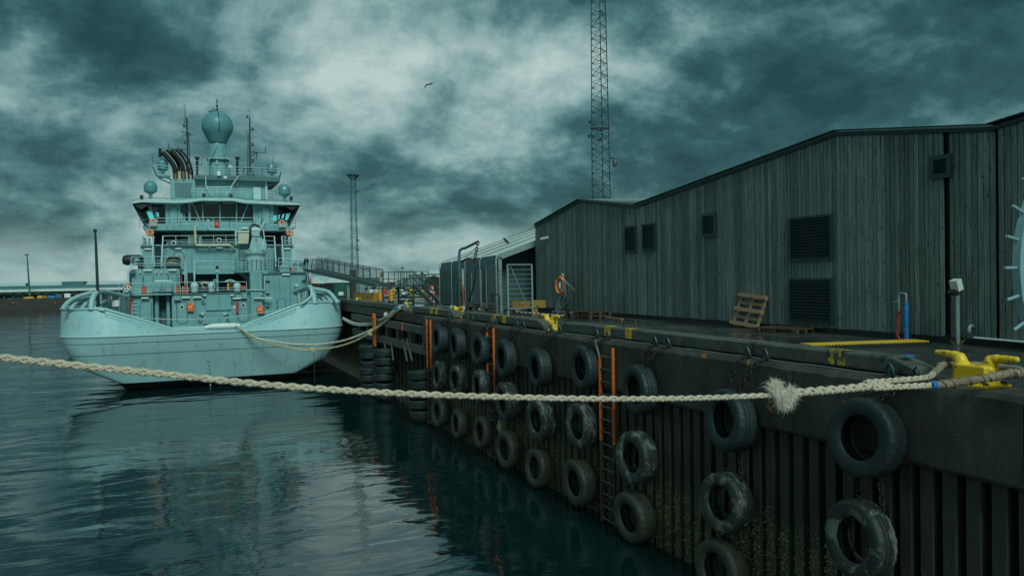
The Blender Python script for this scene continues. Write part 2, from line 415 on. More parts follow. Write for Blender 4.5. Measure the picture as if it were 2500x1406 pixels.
# ------------------------------------------------------------------ quay wall: concrete cap sections over sheet piles
qw = thing('quay_wall', 'dark stained concrete quay wall on ribbed sheet piles hung with tyres', 'quay wall', (QX, 6, 0))
cuts = [3.2, 7.35, 11.8, 16.6, 21.4, 26.6, 31.2, 36.15]
for y0, y1 in zip(cuts, cuts[1:]):
    m = MB(); n = max(4, int((y1-y0)/.3)); rows = []
    for i in range(n+1):
        y = y0+.012+(y1-y0-.024)*i/n; j = lambda s: random.uniform(-s, s)
        rows.append([(QX+.04, y, 3.64+j(.012)), (QX+j(.008), y, 3.70+j(.01)), (QX+j(.008), y, 4.25), (QX+j(.008), y, 4.86+j(.018)), (QX+.07+j(.018), y, 4.948), (11.6, y, 4.948), (11.6, y, 3.64)])
    k = 7
    for r in rows: m.v += r
    for i in range(n):
        for q in range(k): m.f.append((i*k+q, i*k+(q+1)%k, (i+1)*k+(q+1)%k, (i+1)*k+q))
    m.f += [tuple(range(k-1,-1,-1)), tuple(range(n*k, n*k+k))]
    m.build('cap_section', M['cap'], qw, 30)
MB().bb(11.24, 3.2, -1.2, 11.4, 36.15, 3.66).build('pile_web', M['black'], qw)  # web coloured black to paint in the deep shade between the ribs
pm_ = MB(); A = [(10.915,-.122),(10.90,-.107),(10.90,.107),(10.915,.122),(11.25,.122),(11.25,-.122)]
pm_.prism([(x-10.9, y, -1.2) for x, y in A], [(x-10.9, y, 3.66) for x, y in A])
rib = pm_.mesh('sheet_pile'); y = 3.4; i = 0
while y < 36.0:
    put('sheet_pile', rib, M['pile'], qw, (10.9+random.uniform(-.012,.012), y, 0)); y += .402; i += 1
wd_ = MB(); rw = random.Random(31)
for _ in range(15000):
    k_ = rw.randrange(81); yy = 3.4+.402*k_+rw.uniform(-.12,.12); top_ = 1.55+.35*math.sin(k_*1.7)+.2*math.sin(k_*.37)
    z_ = rw.uniform(.0, 1.)**.8*top_
    if yy > 36: continue
    h_ = rw.uniform(.012,.042); x_ = 10.885; a_ = rw.uniform(-.02,.02)
    wd_.add([(x_,yy-h_*.5,z_),(x_,yy+h_*.5,z_),(x_-rw.uniform(.015,.05),yy+a_,z_-h_*rw.uniform(-.3,1.2))], [(0,1,2)])
wo_ = wd_.build('weed_growth', pm('weed', (.26, .225, .095), .7, var=.6, scale=9), qw); wo_['kind'] = 'stuff'
# the far stretch is set back behind a frame of timber walings
fw = thing('timber_waling', 'weathered timber waling frame fixed along the far stretch of quay wall', 'quay fender', (10.9, 46, 0))
fwall = thing('set_back_quay_wall', 'shadowed quay wall set back behind the far timber walings', 'quay wall', (11.9, 48, 0))
m = MB(); m.bb(11.85, 36.15, -1.2, 12.3, 130, 4.5); m.build('pile_web', M['pile'], fwall)
MB().bb(11.0, 36.17, 4.5, 12.4, 130, 4.948).build('cap_slab', M['cap'], fwall)
for k in range(22): put('sheet_pile', rib, M['pile'], fwall, (11.62, 36.5+k*.8, .84))
for z0, z1, xx in ((4.02, 4.40, 10.82), (3.05, 3.45, 10.86)):
    for y0, y1 in ((36.3, 45.0), (45.05, 53.0)):
        b = MB(); b.bev(xx, y0, z0, xx+.42, y1, z1, .03); b.build('waling', M['conc'], fw)
for y in (36.6, 39.0, 41.4, 43.8, 46.2, 48.6, 51.0):
    MB().bb(10.93, y, 1.2 if int(y*10) % 3 else 3.46, 11.2, y+.34, 4.015).build('post', M['conc'], fw)
for px0, px1, py0, py1 in ((983,994,826,882), (993,1006,826,882), (938,944,830,872), (955,960,832,880)):
    MB().bar(PX(px0,py0,10.9), PX(px1,py1,10.75), .09).build('hanging_timber', M['conc'], fw)

# ------------------------------------------------------------------ kerb beams
KX = 11.05
def kerb(y0, y1, label, stripes=(), handles=()):
    r = thing('kerb_beam', label, 'kerb beam', (KX, (y0+y1)/2, DK), 'kerb beams along the quay edge')
    m = MB(); n = max(3, int((y1-y0)/.5)); k = 6
    for i in range(n+1):
        y = y0+(y1-y0)*i/n; j = lambda s: random.uniform(-s, s); e = .16 if i in (0, n) else 0
        m.v += [(KX+.02,y,5.0),(KX+j(.006),y,5.03),(KX+j(.006),y,5.25-e),(KX+.03+j(.008),y,5.285-e+j(.004)),(KX+.42,y,5.285-e),(KX+.45,y,5.0)]
    for i in range(n):
        for q in range(k): m.f.append((i*k+q, i*k+(q+1)%k, (i+1)*k+(q+1)%k, (i+1)*k+q))
    m.f += [tuple(range(k-1,-1,-1)), tuple(range(n*k, n*k+k))]
    m.build('beam', M['conc'], r)
    yy = y0+.4
    while yy < y1-.2:
        MB().bb(KX+.06, yy, 4.949, KX+.4, yy+.3, 5.001).build('spacer_block', M['conc'], r); yy += 1.9
    for ya, yb in stripes:
        worn = ya < 12
        s = MB(); s.bb(KX-.010, ya, 5.035, KX-.001, yb, 5.292); s.bb(KX-.010, ya, 5.2921, KX+.25, yb, 5.297); s.build('paint_stripe', M['stripew' if worn else 'stripe'], r)
    for yc in handles:
        p = [(KX+.2,yc-.3,5.27),(KX+.2,yc-.3,5.47),(KX+.2,yc-.27,5.51),(KX+.2,yc+.27,5.51),(KX+.2,yc+.3,5.47),(KX+.2,yc+.3,5.27)]
        MB().tube(p, .022, 6).build('grab_handle', M['rust'], r, 40)
ky = lambda px, py=800: PX(px, py, KX).y
kerb(9.3, ky(1361), 'near concrete kerb beam with two yellow stripes and a splash of yellow paint', [(ky(1490,820), ky(1476,820)), (ky(1541,820), ky(1527,820)), (ky(2036,880), ky(2023,880)), (ky(2062,890), ky(2046,890))], [ky(1521,810)])
kerb(ky(1327), ky(1128), 'middle concrete kerb beam between two yellow bollards', [(ky(1211), ky(1203)), (ky(1235), ky(1226))], [ky(1228)])
kerb(ky(1108), ky(1005), 'short concrete kerb beam between the third yellow bollard and the blue tarp', [(ky(1057), ky(1051)), (ky(1069), ky(1063))], [ky(1060)])
kerb(ky(985), 60.0, 'far concrete kerb beam running past the stern of the ship')

# a scrap of blue foil lying on the near kerb end
fo = MB(); rr = random.Random(3); pts = [(11.15+.2*i/4, 9.0+.05*rr.random()+.08*j, 5.300+.02*rr.random()) for j in range(3) for i in range(5)]
pts = [(x-.02, y+.5, z) for x, y, z in pts]; fo.v += pts; fo.f += [(j*5+i, j*5+i+1, (j+1)*5+i+1, (j+1)*5+i) for j in range(2) for i in range(4)]
tag(fo.build('foil_scrap', M['blue']), 'scrap of blue foil on the end of the near kerb beam', 'scrap')
cab = MB(); cab.tube([(KX-.06, 9+.5*i, 4.972+.006*math.sin(i*1.7)) for i in range(28)], .012, 5)
tag(cab.build('steel_pipe', M['galv'], None, 40), 'thin pale pipe lying along the foot of the near kerb beam', 'pipe')

# ------------------------------------------------------------------ tyres and chains
def tyre_mesh(R=.65, W=.46, n=72):
    m = MB(); r0 = R*.555
    prof = [(r0, -W*.36), (r0+.02, -W*.43), (R*.66, -W*.485), (R*.85, -W*.50), (R*.925, -W*.475), (R*.968, -W*.43), (R*.99, -W*.36),
            (R, -W*.22), (R*.975, -W*.205), (R*.975, -W*.17), (R, -W*.155), (R, -W*.03), (R*.975, -W*.015), (R*.975, W*.02), (R, W*.035), (R, W*.20), (R*.99, W*.36),
            (R*.968, W*.43), (R*.925, W*.475), (R*.85, W*.5), (R*.66, W*.485), (r0+.02, W*.43), (r0, W*.36), (R*.60, W*.28), (R*.86, W*.36), (R*.92, W*.2), (R*.92, -W*.2), (R*.86, -W*.36), (R*.60, -W*.28)]
    m.lathe(prof, (0,0,0), n, 'x', True)
    P = len(prof)
    for i in (5, 6, 7, 15, 16, 17):                         # shoulder lugs
        for k in range(n):
            if k % 3 == 0:
                x, y, z = m.v[i*n+k]; q = .975; m.v[i*n+k] = (x, y*q, z*q)
    return m
TY = tyre_mesh()
TME = {k: TY.mesh('tyre_'+k, 50) for k in ('tyre','tyres','tyrea')}
for k, me in TME.items(): me.materials.append(M[k])
def stadium(L, W, n=5):
    pts = []
    for s, sg in ((L/2-W/2, 1), (-(L/2-W/2), -1)):
        for i in range(n+1):
            a = -math.pi/2+math.pi*i/n
            pts.append(V((sg*(math.cos(a)*W/2)+s, sg*math.sin(a)*W/2, 0)))
    return pts
def chain_mesh(path, pitch=.105, r=.016):
    P = [V(p) for p in path]; d = [0]
    for a, b in zip(P, P[1:]): d.append(d[-1]+(b-a).length)
    n = max(2, int(d[-1]/pitch)); m = MB(); st = stadium(pitch*1.42, pitch*.82)
    for i in range(n):
        s = (i+.5)*d[-1]/n; k = max(j for j in range(len(d)-1) if d[j] <= s); t = (P[k+1]-P[k]).normalized(); c = P[k].lerp(P[k+1], (s-d[k])/(d[k+1]-d[k]))
        u = t.cross(V((.3,1,.2))).normalized(); v = t.cross(u)
        if i % 2: u, v = v, -u
        m.tube([c+t*p.x+u*p.y for p in st], r, 5, True)
    return m
cols = [  # photo columns, far to near: (description, [(px, py)...])
 ('just right of the far orange ladder', [(1063,828),(1063,917),(1064,1006)]),
 ('second to the right of the far orange ladder', [(1107,840),(1108,928),(1109,1035)]),
 ('just left of the middle orange ladder', [(1160,853),(1164,945),(1168,1056)]),
 ('just right of the middle orange ladder', [(1222,875),(1226,980),(1226,1098)]),
 ('below the middle yellow bollard', [(1303,898),(1305,1026),(1300,1143)]),
 ('just left of the nearest orange ladder', [(1410,898),(1405,1040),(1398,1178)]),
 ('just right of the nearest orange ladder', [(1545,952),(1538,1118),(1532,1262)]),
 ('second nearest to the viewer', [(1762,1027),(1752,1228),(1740,1392)]),
 ('nearest to the viewer', [(2092,1070),(2076,1320),(2060,1530)]),
]
rowname = ['upper', 'middle', 'lowest']
rng = random.Random(11)
for ci, (desc, pts) in enumerate(cols):
    W = [PX(px, py, 10.31) for px, py in pts]
    W[0].y = W[0].y
    for ri, p in enumerate(W):
        kind = 'tyre' if ri == 0 else ('tyrea' if ri == 2 else 'tyres')
        if ri == 1 and ci in (0,): kind = 'tyres'
        o = bpy.data.objects.new('tyre', TME[kind]); COL.objects.link(o)
        o.location = (10.53+rng.uniform(-.03,.0), p.y, p.z)
        o.rotation_euler = (rng.uniform(0,6.28), rng.uniform(-.07,.07), rng.uniform(-.08,.08)); q_ = rng.uniform(.92,1.05); o.scale = (q_*rng.uniform(.85,1.05), q_, q_*rng.uniform(.97,1.04))
        look = {0: 'black rubber', 1: 'scuffed grey', 2: 'algae-stained'}[ri]
        tag(o, f'{look} tyre, {rowname[ri]} of the column {desc}', 'tyre', 'tyres hung as fenders along the quay')
    y, z = W[0].y, W[0].z
    for s, nm in ((0, 'left'), (1, 'right')):
        ys = y-.10-.55*s+rng.uniform(-.04,.04); ye = y+.16-.34*s
        ch = thing('chain', f'{nm} hanging chain of the tyre column {desc}', 'chain', (11.0, ys, 5.0), 'chains holding the tyres')
        chain_mesh([(10.99,ys,5.02),(10.80,ys,4.985),(10.70,ys+.02,4.90),(10.60,(ys+ye)/2,(4.9+z+.6)/2),(10.55,ye,z+.62)]).build('links', M['chain'], ch, 50)
        sh = MB(); sh.tube([V((10.93,ys-.055,4.99)),V((10.90,ys-.06,5.12)),V((10.90,ys,5.19)),V((10.90,ys+.06,5.12)),V((10.93,ys+.055,4.99))], .02, 6); sh.bar((10.94,ys-.09,4.985),(10.94,ys+.09,4.985),.035)
        sh.build('shackle', M['shackle'], ch, 50)
    if ci >= 3:
        for a, b, nm in ((0,1,'upper'), (1,2,'lower')):
            if W[a].z-W[b].z < 1.25: continue
            for s in (0, 1):
                if s and ci < 7: continue
                yy = (W[a].y+W[b].y)/2+(.18 if not s else -.3)
                c = chain_mesh([(10.62,yy,W[a].z-.3),(10.60,yy+.03,W[a].z-.62),(10.6,yy-.02,W[b].z+.62),(10.62,yy,W[b].z+.36)], .10, .013)
                tag(c.build('chain', M['chain'], None, 50), f'{"thin" if not s else "second"} chain linking the {nm} pair of tyres {desc}', 'chain', 'chains between the tyres')
# floating stacks of tyres chained flat, beyond the ladder
TFM = tyre_mesh(.62, .42, 60).mesh('fender_tyre', 50); TFM.materials.append(M['tyre'])
for (px, py, n, tlt, nm) in ((1015, 957, 5, .10, 'by the far orange ladder'), (928, 925, 6, .22, 'below the knotted mooring ropes'), (893, 915, 6, .25, 'nearest the stern of the ship')):
    b = PX(px, py, 10.35)
    for k in range(n):
        o = bpy.data.objects.new('tyre', TFM); COL.objects.link(o)
        o.location = (10.62+.06*math.cos(k*2.), b.y+tlt*.0+.07*math.sin(k), .35+k*.46); o.location.y += -tlt*k*.12
        o.rotation_euler = (rng.uniform(-.13,.13)+tlt*.4, math.pi/2+rng.uniform(-.13,.13), rng.uniform(0,6))
        tag(o, f'{["lowest","second","third","fourth","fifth","sixth"][k]} flat tyre up from the water in the stack {nm}', 'tyre', 'tyres stacked flat against the far wall')

# ------------------------------------------------------------------ ladders
def ladder(pxl, pxr, py_top, py_or, label, cut=None):
    xl = 10.66; a = PX(pxl, py_top, xl); b = PX(pxr, py_top, xl); zt = (a.z+b.z)/2; zo = PX((pxl+pxr)/2, py_or, xl).z
    r = thing('quay_ladder', label, 'ladder', (xl, (a.y+b.y)/2, 0), 'orange ladders on the quay wall')
    for i, p in enumerate((a, b)):
        t = zt if not (cut and i == 0) else PX(pxl, cut, xl).z
        MB().bev(xl-.03, p.y-.03, zo, xl+.05, p.y+.03, t, .01).build('rail', M['ladder'], r)
        MB().bb(xl-.022, p.y-.036, -.6, xl+.045, p.y+.036, zo).build('rail', M['rust'], r, label='rusty lower rail')
    z = .1; me = MB().tube([(0,a.y,0),(0,b.y,0)], .022, 6).mesh('rung', 40)
    while z < zt-.1:
        put('rung', me, M['galvd'], r, (xl+.01, 0, z)); z += .34
    for z in (zo+.3, zt-.3):
        for p in (a, b): MB().bar((xl+.04,p.y,z),(10.95,p.y,z),.04).build('bracket', M['rust'], r)
    if cut:
        q = PX(pxl, cut, xl); MB().bar(q+V((0,0,-.02)), q+V((-.05,.12,.42)), .05, .02).build('bent_strip', M['galv'], r)
ladder(1041, 1050, 780, 897, 'orange ladder farthest along the ribbed quay wall')
ladder(1188, 1204, 800, 968, 'orange ladder second nearest, between two tyre columns')
ladder(1463, 1495, 847, 1078, 'nearest orange ladder, its left rail broken off short', cut=868)
lx = PX(913, 765, 10.7); l4 = thing('quay_ladder', 'short orange ladder stub beside the mooring ropes', 'ladder', (10.7, lx.y, 0), 'orange ladders on the quay wall')
for d in (-.2, .2): MB().bb(10.66, lx.y+d-.04, PX(913,845,10.7).z, 10.74, lx.y+d+.04, lx.z).build('rail', M['ladder'], l4)
for k in range(5): MB().tube([(10.7,lx.y-.2,lx.z-.3-.4*k),(10.7,lx.y+.2,lx.z-.3-.4*k)], .017, 6).build('rung', M['rust'], l4)

# ------------------------------------------------------------------ bollards
def bollard_mesh():
    m = MB()
    for s in (-1, 1):
        m.tube(smoothpath([(0,s*.66,.445),(0,s*.50,.44),(0,s*.37,.43),(0,s*.28,.40),(0,s*.23,.30),(0,s*.21,.15),(0,s*.21,-.02)], 4), [.046,.048,.052,.054]+[.058]*4+[.072]*4+[.10]*4+[.13]*4+[.155]*4+[.165], 14)
        m.lathe([(.001,-.05),(.035,-.036),(.05,0),(.035,.036),(.001,.05)], (0,s*.655,.445), 12)
    m.bb(-.15,-.26,.0,.15,.26,.305)
    return m.mesh('bollard_body', 40)
BME = bollard_mesh(); BME.materials.append(M['yellow'])
def bollard(x, y, label, sc=1.0, plain=False):
    r = thing('bollard', label, 'bollard', (x, y, 4.949), 'yellow mooring bollards on the quay edge')
    o = put('body', BME, None, r, (x, y, 4.949), scale=(sc,sc,sc))
    rm = o.modifiers.new('cast', 'REMESH'); rm.mode = 'VOXEL'; rm.voxel_size = .016; rm.use_smooth_shade = True
    sm = o.modifiers.new('soft', 'SMOOTH'); sm.iterations = 2; sm.factor = .6
    MB().bev(x-.27, y-.40, 4.949, x+.27, y+.40, 4.985, .012).build('base_plate', M['yellow'], r)
    for sx in (-.2,.2):
        for sy in (-.32,.32): MB().lathe([(.04,0),(.04,.025),(.025,.04),(.001,.042)], (x+sx,y+sy,4.986), 6).build('bolt', M['rust'], r)
    return r
bollard(11.34, 8.5, 'large yellow horned bollard in front with the thick rope looped on it')
bollard(11.46, PZ(1347,805,DK).y+.1, 'yellow horned bollard standing in the gap between two kerb beams')
bollard(11.54, PZ(1118,775,DK).y, 'yellow horned bollard beside the red hose stand')
bollard(11.45, PZ(1000,760,DK).y, 'yellow bollard wrapped in blue tarp holding the ship ropes')
bollard(11.45, PZ(865,745,DK).y, 'distant yellow bollard in front of the yellow concrete block')
# ================================================================== WAREHOUSE
FX = 17.16
prof = [(37.2, 9.21), (32.26, 10.05), (27.55, 9.39), (16.95, 10.51), (12.32, 9.84), (4.0, 10.75)]
wh = thing('warehouse', 'long grey timber-clad warehouse with a zigzag roofline beside the quay', 'warehouse', (FX, 22, DK))
def ztop(y):
    for (ya, za), (yb, zb) in zip(prof, prof[1:]):
        if yb <= y <= ya: return za+(zb-za)*(ya-y)/(ya-yb)
    return prof[-1][1]
core = MB(); A = [(FX+.08, y, z-.06) for y, z in prof]; A = [(FX+.08, 37.17, DK)]+A+[(FX+.08, 4.0, DK)]
core.prism(A, [(45, y, z) for x, y, z in A]); core.build('wall_core', M['black'], wh)
pl = MB(); pl.bb(FX-.012, 4, DK, FX+.079, 37.19, 5.13); pl.build('plinth', M['black'], wh)
bw, gap = .150, .020; y = 37.19; k = 0; rb = random.Random(5)
gap_y = PX(2310, 550, FX).y
while y > 4.4:
    wd = bw*rb.choice((1,1,1,.82,1.0)); y1 = y-wd+gap; prx = -.02+rb.uniform(-.007,.007)
    if abs((y+y1)/2-gap_y) < .07: y -= wd; continue          # a board is missing under the small vent
    sx = -.14 if y < 12.25 else 0.
    if 12.25 <= y < 12.42: y -= wd; continue                 # open joint before the stepped-out end bay
    z0 = 5.10+rb.uniform(-.008,.008)
    b = MB(); x0 = FX+prx+sx
    b.add([(x0,y1,z0),(x0,y,z0),(x0,y,ztop(y)-.03),(x0,y1,ztop(y1)-.03),(x0+.03-sx,y1,z0),(x0+.03-sx,y,z0),(x0+.03-sx,y,ztop(y)-.03),(x0+.03-sx,y1,ztop(y1)-.03)], ((0,1,2,3),(7,6,5,4),(1,0,4,5),(2,1,5,6),(3,2,6,7),(0,3,7,4)))
    b.build('board', M['board'], wh); y -= wd
# end wall boards towards the tent
for i in range(24):
    x = FX+.0+i*.15; b = MB(); b.bb(x, 37.175, 5.1, x+.138, 37.205, 9.17); b.build('board', M['board'], wh)
for (ya, za), (yb, zb) in zip(prof, prof[1:]):
    sx = -.14 if ya < 12.4 else 0
    f = MB(); f.bar((FX-.035+sx/2, ya, za+.02), (FX-.035+sx/2, yb, zb+.02), .08-sx, .09); f.build('fascia', M['dark'], wh)
    f = MB(); f.bar((FX-.07+sx/2, ya, za+.125), (FX-.07+sx/2, yb, zb+.125), .18-sx, .03); f.build('edge_flashing', M['dark'], wh)
    r = MB(); r.add([(FX-.05,ya,za+.1),(FX-.05,yb,zb+.1),(45,yb,zb+.1),(45,ya,za+.1),(FX-.05,ya,za+.04),(FX-.05,yb,zb+.04),(45,yb,zb+.04),(45,ya,za+.04)], MB.BF); ro = r.build('roof', M['galv'], wh)
    if ya == 32.26:
        f0, f1, b1, b0 = V((FX,ya,za+.13)), V((FX,yb,zb+.13)), PX(1632,484,27), PX(1423,489.5,27)
        ro = MB().add([f0,f1,b1,b0,f0-V((0,0,.05)),f1-V((0,0,.05)),b1-V((0,0,.05)),b0-V((0,0,.05))], MB.BF).build('rear_roof', M['galv'], wh)
        for q in range(1, 16): MB().bar(f0.lerp(f1,q/16)+V((0,0,.02)), b0.lerp(b1,q/16)+V((0,0,.02)), .04, .05).build('roof_seam', M['galvd'], ro)
M['louvre'] = pm('louvre_paint', (.022, .045, .047), .4, var=.1, scale=3)
def louvre(x0, y0, x1, y1, n, fr=.06):
    xm, ym = (x0+x1)/2, (y0+y1)/2; ya, yb = PX(x0,ym,FX-.06).y, PX(x1,ym,FX-.06).y
    zb, za = PX(xm,y0,FX-.06).z, PX(xm,y1,FX-.06).z; X = FX-.032
    r = MB(); r.bb(X-.012, yb, za, X, ya, zb); lo = r.build('louvre', M['black'], wh)
    f = MB()
    for a in ((X-.07,ya,za,X-.013,ya-fr,zb), (X-.07,yb,za,X-.013,yb+fr,zb), (X-.071,ya-fr,za,X-.013,yb+fr,za+fr), (X-.071,ya-fr,zb-fr,X-.013,yb+fr,zb)): f.bb(*a)
    f.build('frame', M['louvre'], lo)
    p = (zb-za-2*fr)/n
    for i in range(n):
        z = za+fr+p*(i+.5); s = MB(); s.box((X-.045,(ya+yb)/2,z), (.075,(ya-yb)-2*fr-.004,.014), Matrix.Rotation(rad(-38),3,'Y')); s.build('slat', M['louvre'], lo)
for a in ((1526,552,1554,616,10), (1569,546,1600,612,10), (1714,521,1748,578,6,.10), (1928,527,2033,636,13,.07), (1928,679,2033,789,13,.07), (2271,379,2322,436,5,.11)): louvre(*a)
# damp dark stains at the wall foot are in the boards' own colour; a small outlet pipe near the end bay
o = MB(); c = PX(2370, 803, FX-.1); o.tube([c+V((.1,0,.06)), c+V((-.02,0,.07)), c+V((-.06,0,.03)), c+V((-.06,0,-.07))], .045, 10); o.build('outlet_pipe', M['galv'], wh, 40)
# security camera high on the corner
c = PX(1330, 581, FX-.2); r = thing('security_camera', 'small white security camera on the far corner of the warehouse', 'camera', c)
MB().bar(c+V((.1,-.1,.02)), c+V((-.05,.30,-.03)), .12, .11).build('housing', M['white'], r); MB().bar(c+V((.2,-.05,.0)), c+V((0,0,0)), .05).build('bracket', M['white'], r)
MB().lathe([(.045,0),(.045,.03),(.001,.032)], c+V((-.055,.31,-.03)), 10, 'y').build('lens', M['glass'], r)

# ------------------------------------------------------------------ tent beside the warehouse
TX = 15.1; T0, T1 = 37.5, 46.9
def tz(y): return 7.78+(7.56-7.78)*(y-T0)/(T1-T0)
te = thing('storage_tent', 'pale-roofed storage tent with dark green-grey fabric sides next to the warehouse', 'tent', (TX, 42, DK))
bays = [T0, 39.85, 42.2, 44.6, T1]; SL = .34
for a, b in zip(bays, bays[1:]):
    m = MB(); n = 14; rows = 7; rt = random.Random(int(a*10))
    for j in range(rows+1):
        for i in range(n+1):
            y = a+(b-a)*i/n; z = DK+.12+(tz(y)-DK-.12)*j/rows
            if i in (0, n) or j == 0: d = 0
            else: d = -.03*math.sin(i*2.2+a)*(1-j/rows*.6)+rt.uniform(-.02,.02)
            x = TX+d if j < rows else TX+.12
            m.v.append((x, y, z+(.03 if j == rows else 0)))
    for j in range(rows):
        for i in range(n): q = j*(n+1)+i; m.f.append((q, q+1, q+n+2, q+n+1))
    m.build('side_panel', M['tent'], te, 60)
    m = MB(); m.add([(TX+.10,a,tz(a)+.03),(TX+.10,b,tz(b)+.03),(TX+6.6,b,tz(b)+6.5*SL),(TX+6.6,a,tz(a)+6.5*SL)], [(0,1,2,3)])
    m.add([(TX+6.6,a,tz(a)+6.5*SL),(TX+6.6,b,tz(b)+6.5*SL),(TX+13,b,tz(b)),(TX+13,a,tz(a))], [(0,1,2,3)]); m.build('roof_panel', M['tentr'], te)
for y in bays:
    MB().tube([(TX-.03,y,DK),(TX-.03,y,tz(y)-.15),(TX+.05,y,tz(y)),(TX+.3,y,tz(y)+.12)], .024 if y != T0 else .05, 8).build('frame_post', M['galv'], te, 40)
    if y != T0: MB().bar((TX+.1,y,tz(y)+.07),(TX+6.6,y,tz(y)+6.5*SL+.05),.035,.03).build('roof_seam', M['dark'], te)
MB().bar((TX+.1,T0-.02,tz(T0)-.08),(TX+6.6,T0-.02,tz(T0)+6.5*SL-.12),.14,.28).build('gable_rafter', M['galv'], te)
MB().bb(TX+.06,T0-.09,DK,TX+.24,T0+.05,tz(T0)-.1).build('gable_post', M['galv'], te)
MB().prism([(TX+.1,T1,DK),(TX+.1,T1,tz(T1)-.02),(TX+6.6,T1,tz(T1)+6.5*SL-.04),(TX+13,T1,tz(T1)-.02),(TX+13,T1,DK)], [(TX+.1,T1+.03,DK),(TX+.1,T1+.03,tz(T1)-.02),(TX+6.6,T1+.03,tz(T1)+6.5*SL-.04),(TX+13,T1+.03,tz(T1)-.02),(TX+13,T1+.03,DK)]).build('gable_sheet', M['tent'], te)
MB().quad((TX+.45,T0+1.2,DK),(TX+7,T0+1.2,DK),(TX+7,T0+1.2,9.4),(TX+.45,T0+1.2,7.7)).build('inner_sheet', M['tent'], te)
for y in bays[1:-1]: MB().lathe([(.16,0),(.10,.05),(.06,.12),(.001,.13)], (TX-.05,y,DK), 8).build('foot_bag', M['pale'], te, 40)
MB().bb(TX-.10,T0+.1,DK+.002,TX-.02,T1,DK+.06).build('skirt', M['pale'], te)

def mesh_panel(name, p, q, z0, z1, nv, nh, w, m_, label, cat, group=None, legs=True):
    p, q = V(p), V(q); r = thing(name, label, cat, ((p.x+q.x)/2,(p.y+q.y)/2,DK), group)
    f = MB()
    for t in (0, 1):
        a = p.lerp(q, t); f.bar((a.x,a.y,DK if legs else z0),(a.x,a.y,z1), w*2)
    for z in (z0, z1): f.bar((p.x,p.y,z),(q.x,q.y,z), w*2)
    f.build('frame', m_, r)
    for i in range(1, nv):
        a = p.lerp(q, i/nv); MB().bar((a.x,a.y,z0),(a.x,a.y,z1), w*.5).build('upright_wire', m_, r)
    for i in range(1, nh):
        z = z0+(z1-z0)*i/nh; MB().bar((p.x,p.y,z),(q.x,q.y,z), w*.7).build('cross_wire', m_, r)
    return r
g = mesh_panel('barrier_gate', PZ(1241,771,DK), PZ(1300,767,DK), 5.25, PX(1241,648,15.0).z, 1, 9, .035, M['galv'], 'tall galvanised gate of horizontal bars with a diagonal brace in front of the tent', 'gate')
a, b = PZ(1241,771,DK), PZ(1300,767,DK); MB().bar(a.lerp(b,.12)+V((0,-.03,2.2)), a.lerp(b,.72)+V((0,-.03,.5)), .05).build('diagonal_brace', M['galv'], g)
mesh_panel('mesh_panel', PZ(1148,757,DK)+V((.1,0,0)), PZ(1171,759,DK)+V((.1,0,0)), 5.35, 7.05, 6, 12, .022, M['galv'], 'narrow wire mesh panel against the tent, nearer the hose stand', 'mesh panel', 'wire mesh panels leaning at the tent')
mesh_panel('mesh_panel', PZ(1184,761,DK)+V((.1,0,0)), PZ(1209,763,DK)+V((.1,0,0)), 5.35, 7.25, 5, 14, .022, M['galv'], 'narrow wire mesh panel against the tent, behind the rusty loop', 'mesh panel', 'wire mesh panels leaning at the tent')
mesh_panel('mesh_panel', PZ(1211,763,DK)+V((.12,0,0)), PZ(1238,765,DK)+V((.12,0,0)), 5.35, 7.0, 12, 8, .014, M['galvd'], 'fine wire mesh panel between the tent post and the barred gate', 'mesh panel', 'wire mesh panels leaning at the tent')
for (x0, x1, yy, nm) in ((1138,1164,757,'left, behind the black hose'), (1174,1215,761,'right, behind the rusty loop')):
    a, b = PZ(x0,yy,DK), PZ(x1,yy,DK); m = MB(); d = (b-a).normalized(); c = (a+b)/2; Lb = (b-a).length; Rm = Matrix.Rotation(math.atan2(d.y,d.x),3,'Z')
    m.box(c+V((.1,.1,.32)), (Lb,.5,.28), Rm); m.box(c-d*(Lb*.36)+V((.1,.1,.09)), (Lb*.24,.48,.175), Rm); m.box(c+d*(Lb*.36)+V((.1,.1,.09)), (Lb*.24,.48,.175), Rm)
    tag(m.build('concrete_block', M['conc']), f'dark concrete block foot carrying the wire panels, {nm}', 'concrete block', 'concrete feet of the wire panels')
c = PZ(1272, 768, DK); cr = thing('yellow_crate', 'battered yellow steel stand behind the barred gate', 'stand', c+V((.5,.5,0)))
c = c+V((.5,.5,0))
for s in (-1,1): MB().bb(c.x-.7+.9*(s>0),c.y-.3,DK,c.x-.45+.9*(s>0),c.y+.3,DK+.28).build('leg', M['yellowd'], cr)
MB().bb(c.x-.85,c.y-.35,DK+.28,c.x+.85,c.y+.35,DK+.62).build('body', M['yellowd'], cr)
# rusty loop
a, b = PZ(1203,776,DK), PZ(1220,778,DK)
m = MB(); m.tube([a,a+V((0,0,.95)),a.lerp(b,.1)+V((0,0,1.03)),a.lerp(b,.9)+V((0,0,1.03)),b+V((0,0,.95)),b], .035, 8)
tag(m.build('rail_loop', M['rust'], None, 40), 'rusty inverted U loop standing between kerb and tent', 'rail loop')
